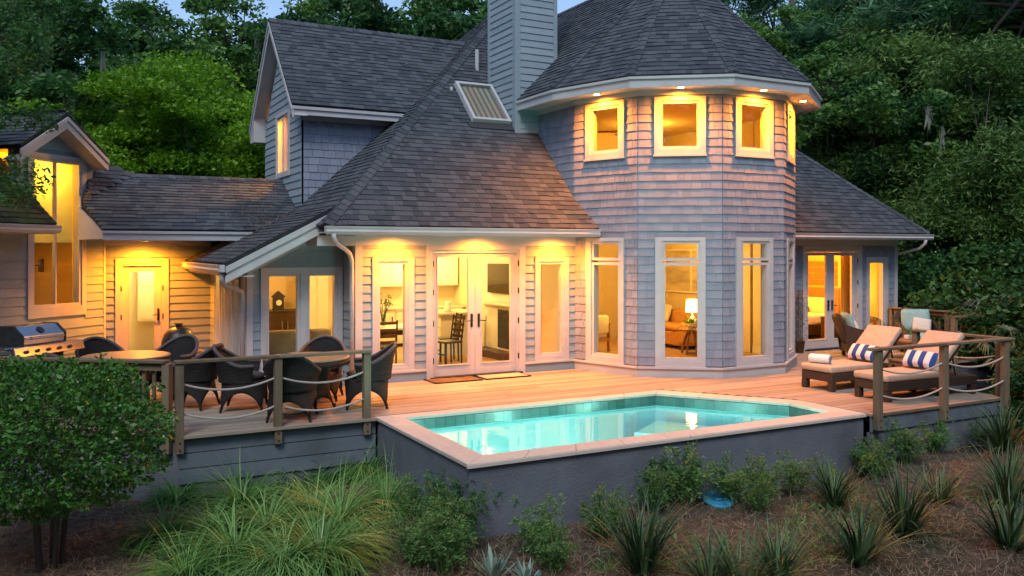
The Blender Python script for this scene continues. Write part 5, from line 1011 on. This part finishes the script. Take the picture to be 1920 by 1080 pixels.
for i, (u, d, s, lab) in enumerate(((345, 27, 1.22, 'bright green spreading tree between connecting roof and dormer'), (205, 25.5, 1.0, 'bright green spreading tree right of the stair-hall gable'), (455, 30, 1.36, 'bright green spreading tree touching the dormer gable'), (110, 31, 1.0, 'bright green spreading tree behind the stair-hall gable'), (262, 22.5, .62, 'small bright tree just above the connecting roof'))): place(lime, u, d, s, first=i == 0, label=lab, group='bright spreading trees on the left')
for i, (u, d, s, lab) in enumerate(((1585, 27, 1.0, 'bamboo-like thicket right of the tower'), (1680, 26, 1.05, 'bamboo-like thicket above the right wing eave'), (1770, 25, 1.0, 'bamboo-like thicket behind the far railing'), (1860, 23, .95, 'bamboo-like thicket at the right edge'), (1640, 30, 1.25, 'tall bamboo-like thicket set back on the right'), (1745, 29, 1.3, 'tallest bamboo-like thicket behind the far railing'))): place(thick, u, d, s, first=i == 0, label=lab, group='bamboo-like thickets on the right')
BU = [(1710, 24, 1.0), (1790, 22.5, .9), (1860, 20.5, 1.0), (1950, 21, .95), (2000, 17.5, .9), (2010, 14.8, .55), (1985, 13.4, .42), (240, 24, 1.1), (420, 26, 1.1), (330, 25, 1.2), (480, 26, 1.2)]
for i, (u, d, s) in enumerate(BU): place(bush, u, d, s, first=i == 0, label=ORD[sorted(b for b in BU if (b[0] > 1000) == (u > 1000)).index((u, d, s))] + ' of the dark leafy shrubs ' + ('beyond the right deck' if u > 1000 else 'behind the connecting roof'), cat='shrub', group='understorey shrubs on the right' if u > 1000 else 'understorey shrubs behind the connecting roof')
# far wood as one mass
c = []
for k in range(420):
    u = NR.uniform(-500, 2500); d = NR.uniform(58, 78); p = at(u, d); c.append((p.x, p.y, NR.uniform(0, 1) ** 1.1 * 14))
for k in range(620):                                          # unseen foliage ring added behind the camera to block low sky light
    a = TH + NR.uniform(rad(62), rad(298)); R_ = NR.uniform(21, 34); c.append((3 + math.sin(a) * R_, 4 + math.cos(a) * R_, NR.uniform(0, 1) * 13))
c = np.array(c); q = clumps(c, np.full(len(c), 2.6), 110, .8, .5); tag(link('distant_wood_and_sky_screen', npmesh('distant_wood_and_sky_screen', *leaf_quads(q, .75, .6), M_leaf_dark)), 'far dark wood behind the house, plus an unseen ring added garden-side to block sky light', 'wood', kind='stuff')
# palmettos
def palmetto(seed):
    rg = random.Random(seed); t = empty('palmetto'); st = MB(); lv = MB()
    for k in range(11):
        a = k * 2.4; el = rg.uniform(.35, 1.25); L = rg.uniform(.7, 1.25); e = Vector((math.cos(a) * math.cos(el), math.sin(a) * math.cos(el), math.sin(el))) * L; st.tube([(0, 0, .1), e * .6 + Vector((0, 0, .08)), e], .012, 4)
        out = Vector((math.cos(a), math.sin(a), math.sin(el) * .4)).normalized(); side = Vector((-math.sin(a), math.cos(a), 0)); 
        for j in range(19):
            b = -1.45 + 2.9 * j / 18; d = (out * math.cos(b) + side * math.sin(b)).normalized(); l = rg.uniform(.42, .62) * (1 - .25 * abs(b) / 1.5); w = d.cross(Vector((0, 0, 1))).normalized() * .018; m = e + d * l * .6; tp = e + d * l + Vector((0, 0, -.16 - .1 * rg.random())); lv.add([e, m + w, tp, m - w], [(0, 1, 2, 3)])
    st.build('stalks', M_palm, t); lv.build('fronds', M_palm, t); return t
pA, pB = palmetto(1), palmetto(2)
PL = [(1712, 21.5, 1.25), (1760, 22, 1.3), (1800, 20.5, 1.2), (1850, 20, 1.3), (1895, 18.5, 1.25), (1735, 23.5, 1.45), (1825, 23, 1.5), (1905, 21, 1.4), (1780, 24.5, 1.5), (1925, 16, .9)]
for i, (u, d, s) in enumerate(PL): place((pA, pB)[i % 2], u, d, s, first=i < 2, z=-.3, label=ORD[sorted(PL).index((u, d, s))] + ' of the fan-leaved palmettos behind the far railing', cat='palmetto', group='palmettos in the right undergrowth')
# overhanging oak close by on the left
nt_ = empty('overhanging_oak', at(-420, 12.5, -.8), 0, 'nearby oak whose dark leafy branches hang in from the left edge', 'tree'); O = nt_.location
mb = MB(); mb.tube([(0, 0, 0), (.1, .1, 3), (.3, 0, 6)], [.3, .26, .22], 10); cs = []
for k in range(46):
    u = NR.uniform(-140, 70) if k > 12 else NR.uniform(30, 118); v = NR.uniform(-60, 375); d = NR.uniform(11.2, 13.6)
    if u > 78 and v > 120 and v < 250: continue
    if v > 300 and u > 55: continue
    p = at(u, d, CH + (HZ - v) / FPX * d) - O; cs.append(tuple(p)); s = Vector((.2, 0, NR.uniform(3.5, 6))); mb.tube([s, s.lerp(p, .5) + Vector((0, 0, .35)), p], [.05, .03, .008], 5)
mb.build('trunk', M_bark, nt_, smooth=True); cs = np.array(cs); link('crown', npmesh('crown', *leaf_quads(clumps(cs, NR.uniform(.28, .5, len(cs)), 320, .75), .085, .45), M_leaf_dark), nt_)
# clipped round bush on short trunks
tp = empty('round_bush', (-.02, 9.5, gz(0, 9.5)), 0, 'dense clipped round evergreen bush in front of the left railing', 'bush'); zc_ = .42 - tp.location.z
n = 27000; u = unit(n); keep = (u[:, 2] > -.45) | (NR.uniform(size=n) < .7); u = u[keep]; n = len(u); r = 1 - np.abs(NR.normal(0, .11, n)); r = np.where(NR.uniform(size=n) < .25, r * NR.uniform(.5, 1, n), r); lump = 1 + .10 * np.sin(u[:, 0] * 9 + 1) * np.sin(u[:, 1] * 8) + .09 * np.sin(u[:, 2] * 11 + u[:, 0] * 7) + .05 * np.sin(u[:, 0] * 23 + u[:, 2] * 17)
c = u * (r * lump)[:, None] * np.array([1.08, 1.08, .78]); c[:, 2] = np.where(c[:, 2] < -.35, -.35 + (c[:, 2] + .35) * .75, c[:, 2]); c[:, 2] += zc_
sg = unit(60); sg = sg[sg[:, 2] > -.3]; sp_ = np.concatenate([g * np.array([1.08, 1.08, .78]) * NR.uniform(.95, 1.16) + NR.normal(0, .035, (22, 3)) + np.array([0, 0, zc_]) for g in sg])
link('crown', npmesh('crown', *merge([leaf_quads(c[::2], .046, .55, 1.0, outc=u[::2] * .9), leaf_quads(c[1::2], .062, .5, 1.0, outc=u[1::2] * .7), leaf_quads(sp_, .055, .5, .6)]), M_leaf_top), tp)
mb = MB()
for k in range(5): a = k * 1.3; mb.tube([(math.cos(a) * .1, math.sin(a) * .1, -.1), (math.cos(a) * .14, math.sin(a) * .14, zc_ * .4), (math.cos(a) * .35, math.sin(a) * .35, zc_)], [.032, .026, .014], 7)
for k in range(40): q = unit(1)[0] * np.array([.8, .8, .5]); mb.tube([(q[0] * .3, q[1] * .3, zc_ - .1), (q[0], q[1], zc_ + q[2])], [.012, .004], 4)
mb.build('trunk', M_bark, tp, smooth=True)
# fountain-grass tussocks, strap-leaved clumps, agaves
def blades(n, Lr, w, spread, bend, seed, seg=5, r0=.05, stiff=1.0):
    rg = np.random.default_rng(seed); a = rg.uniform(0, 2 * math.pi, n); L = rg.uniform(*Lr, n); el = rg.uniform(spread, 1.5, n); bd = rg.uniform(*bend, n); t = np.linspace(0, 1, seg + 1); th = el[:, None] - bd[:, None] * t[None] ** stiff
    dl = (L / seg)[:, None]; dr = np.cumsum(np.cos(th) * dl, 1) - np.cos(th[:, :1]) * dl; dz = np.cumsum(np.sin(th) * dl, 1) - np.sin(th[:, :1]) * dl; rb = rg.uniform(0, r0, n)[:, None]
    tw = rg.normal(0, .25, n)[:, None] * t[None]; aa = a[:, None] + tw; x = np.cos(aa) * (rb + dr); y = np.sin(aa) * (rb + dr); ww = w * (1 - t ** 2.2)[None] * rg.uniform(.7, 1.3, n)[:, None] + .0006; sx, sy = -np.sin(aa) * ww, np.cos(aa) * ww
    A = np.stack([x - sx, y - sy, dz], 2); B = np.stack([x + sx, y + sy, dz], 2); V = np.stack([A, B], 2).reshape(n * (seg + 1) * 2, 3); Q = []
    b = (np.arange(n) * (seg + 1) * 2)[:, None] + (np.arange(seg) * 2)[None]; Q = np.stack([b, b + 1, b + 3, b + 2], 2).reshape(-1, 4); return V, Q
def clump(name, m, *parts):
    t = empty(name); o = link('blades', npmesh('blades', *merge(parts), m), t); return t
gA = clump('grass_tussock', M_grass, blades(760, (.45, .85), .005, .45, (1.5, 2.9), 1), blades(50, (.6, .9), .004, .9, (.6, 1.5), 2)); gB = clump('grass_tussock', M_grass, blades(700, (.4, .8), .0055, .4, (1.4, 2.9), 3)); 
sA = clump('strap_leaf_clump', M_spike, blades(110, (.45, .85), .011, .75, (.1, .9), 4, r0=.09, stiff=1.6), blades(26, (.6, .95), .010, .3, (.8, 1.8), 5)); sB = clump('strap_leaf_clump', M_spike, blades(90, (.4, .75), .012, .6, (.1, 1.1), 6, r0=.10, stiff=1.6))
aA = clump('agave', M_agave, blades(34, (.22, .36), .026, .35, (-.2, .35), 7, r0=.05))
def feather(seed):
    t = empty('feathery_shrub'); rg = random.Random(seed); mb = MB(); pts = []
    for k in range(16):
        a = k * 2.4; h = rg.uniform(.32, .62); r = rg.uniform(.05, .30); e = Vector((math.cos(a) * r, math.sin(a) * r, h)); mb.tube([(e.x * .2, e.y * .2, 0), e * .6, e], [.006, .005, .002], 4)
        for j in range(9):
            f = j / 8; q = e * (.45 + .55 * f); b = rg.uniform(0, 6.28); l = rg.uniform(.10, .19) * (1.15 - .5 * f)
            for i in range(9): g = (i + 1) / 9; pts.append((q.x + math.cos(b) * l * g, q.y + math.sin(b) * l * g, q.z + .05 * g - .10 * g * g + rg.uniform(-.012, .012)))
    mb.build('stems', M_fern, t); c = np.repeat(np.array(pts), 2, 0) + NR.normal(0, .012, (len(pts) * 2, 3)); link('foliage', npmesh('foliage', *leaf_quads(c, .052, .22, 1.2), M_fern), t); return t
fA, fB = feather(1), feather(2)
def spot(u, v): # ground point under pixel
    d = FPX * (CH + .82) / (v - HZ); return at(u, d)
def bed(proto, items, lab, cat, grp, sc=1):
    got = []
    for i, (u, v, s) in enumerate(items):
        p = spot(u, v); o = proto[i % len(proto)]; o = o if i < len(proto) else copy_tree(o); o.location = (p.x, p.y, gz(p.x, p.y) - .02); o.rotation_euler = (0, 0, RND.uniform(0, 6.28)); k = s * sc * RND.uniform(.92, 1.08); o.scale = (k, k, k); tag(o, lab, cat, grp); got.append((u, v, o))
    for k, (u, v, o) in enumerate(sorted(got, key=lambda g: g[0] + g[1] * .01)): o['label'] = ORD[k] + ' of the ' + lab
bed([gA, gB], [(405, 905, 1), (545, 905, 1.05), (690, 895, 1.0), (330, 950, .8), (455, 955, 1.0), (590, 960, 1.0), (725, 950, .9), (500, 1000, 1.1), (640, 990, 1.0), (395, 1010, .9), (310, 1030, .75), (440, 1055, 1.1), (600, 1060, 1.15), (530, 1085, 1.0), (350, 1090, .9), (660, 1030, .8), (745, 905, .7), (640, 905, .8), (475, 900, .8)], 'light green fountain-grass tussocks left of the pool', 'grass', 'fountain-grass tussocks left of the pool', 1.18)
bed([sA, sB], [(1205, 1070, 1.15), (1390, 1095, 1.1), (1565, 965, .95), (1610, 1065, 1.1), (1695, 1020, 1.05), (1760, 960, .85), (1890, 960, 1.1), (1895, 1060, 1.15), (1460, 1085, .9), (1330, 1090, .9), (1880, 880, 1.0)], 'dark strap-leaved clumps in the front bed', 'clump', 'strap-leaved clumps in the right bed')
bed([fA, fB], [(800, 990, 1.2), (850, 1035, 1.5), (870, 1000, 1.2), (1015, 1035, 1.15), (1130, 1010, 1.1), (1240, 960, 1.05), (1290, 955, 1.3), (1370, 950, 1.1), (1430, 945, 1.15), (1490, 940, 1.1), (1640, 905, 1.1), (1700, 890, 1.1), (1755, 870, .95), (1620, 890, .8), (1225, 975, 1.0), (1840, 860, .7), (1560, 930, .8), (780, 1060, 1.0), (835, 1080, 1.2), (1040, 1060, .9), (1420, 970, .8)], 'feathery shrubs along the pool wall', 'shrub', 'feathery shrubs along the pool wall', .88)
bed([aA], [(925, 1078, .9), (985, 1080, .75)], 'two small blue-grey agaves', 'agave', 'agaves at the bottom edge')
# pine straw, ground cover, litter on the roof
n = 42000; V, Q = [], []
uu = NR.uniform(-100, 2050, n); vv = NR.uniform(835, 1110, n); dd_ = FPX * 3.07 / (vv - HZ); P = np.array([tuple(at(a, b)) for a, b in zip(uu, dd_)]); ok = ~(((P[:, 1] > 8.2) & (P[:, 0] > 3.8)) | ((P[:, 1] > 11.1) & (P[:, 0] > 1))); P = P[ok]; P[:, 2] = [gz(x, y) + .012 for x, y in P[:, :2]]; P[:, 2] += NR.uniform(0, .03, len(P))
V, Q = leaf_quads(P, .15, .035, 3, 0); tag(link('pine_straw', npmesh('pine_straw', V, Q, M_straw)), 'brown pine-straw mulch strewn over the planting bed', 'mulch', kind='stuff')
n = 5000; uu = NR.uniform(1100, 1900, n); vv = 900 + 170 * NR.uniform(0, 1, n); k = np.sin(uu * .017) + np.sin(uu * .006 + vv * .03); ok = k > .3; P = np.array([tuple(at(a, FPX * 3.07 / (b - HZ))) for a, b in zip(uu[ok], vv[ok])]); P = P[P[:, 1] < 8.15]; P[:, 2] = [gz(x, y) + .04 for x, y in P[:, :2]]
tag(link('ground_cover', npmesh('ground_cover', *leaf_quads(P, .11, .10, .2, -.8), M_grass)), 'thin yellow-green ground cover in patches over the mulch', 'ground cover', kind='stuff')
P = np.array([(RND.gauss(3.55, .3), RND.gauss(17.0, .45), 0) for _ in range(900)]); P[:, 2] = [max(zS(x, y), zC(x, y) if y < 17.3 else zC2(x, y)) + .035 for x, y in P[:, :2]]
tag(link('roof_needles', npmesh('roof_needles', *leaf_quads(P, .14, .05, 3), M_straw)), 'drift of brown pine needles in the valley of the left roof', 'needles', kind='stuff')
# withered vine on a slim trellis by the bedroom doors
vt = empty('trellis_vine', (14.55, 13.86, 0), 0, 'withered pale vine on a slim trellis between tower and bedroom doors', 'vine'); tr = MB()
for x in (-.12, 0, .12): tr.tube([(x, 0, 0), (x, 0, 1.35)], .008, 5)
for z in (.3, .6, .9, 1.2): tr.tube([(-.14, 0, z), (.14, 0, z)], .007, 5)
tr.build('trellis', M_rail, vt); MB().lathe([(0, 0), (.11, 0), (.14, .26), (.12, .26), (0, .22)], 16).build('pot', M_dwood, vt); c = np.stack([NR.normal(0, .09, 700), NR.normal(-.02, .04, 700), NR.uniform(.2, 1.4, 700)], 1); link('foliage', npmesh('foliage', *leaf_quads(c, .05, .4), M_moss), vt)
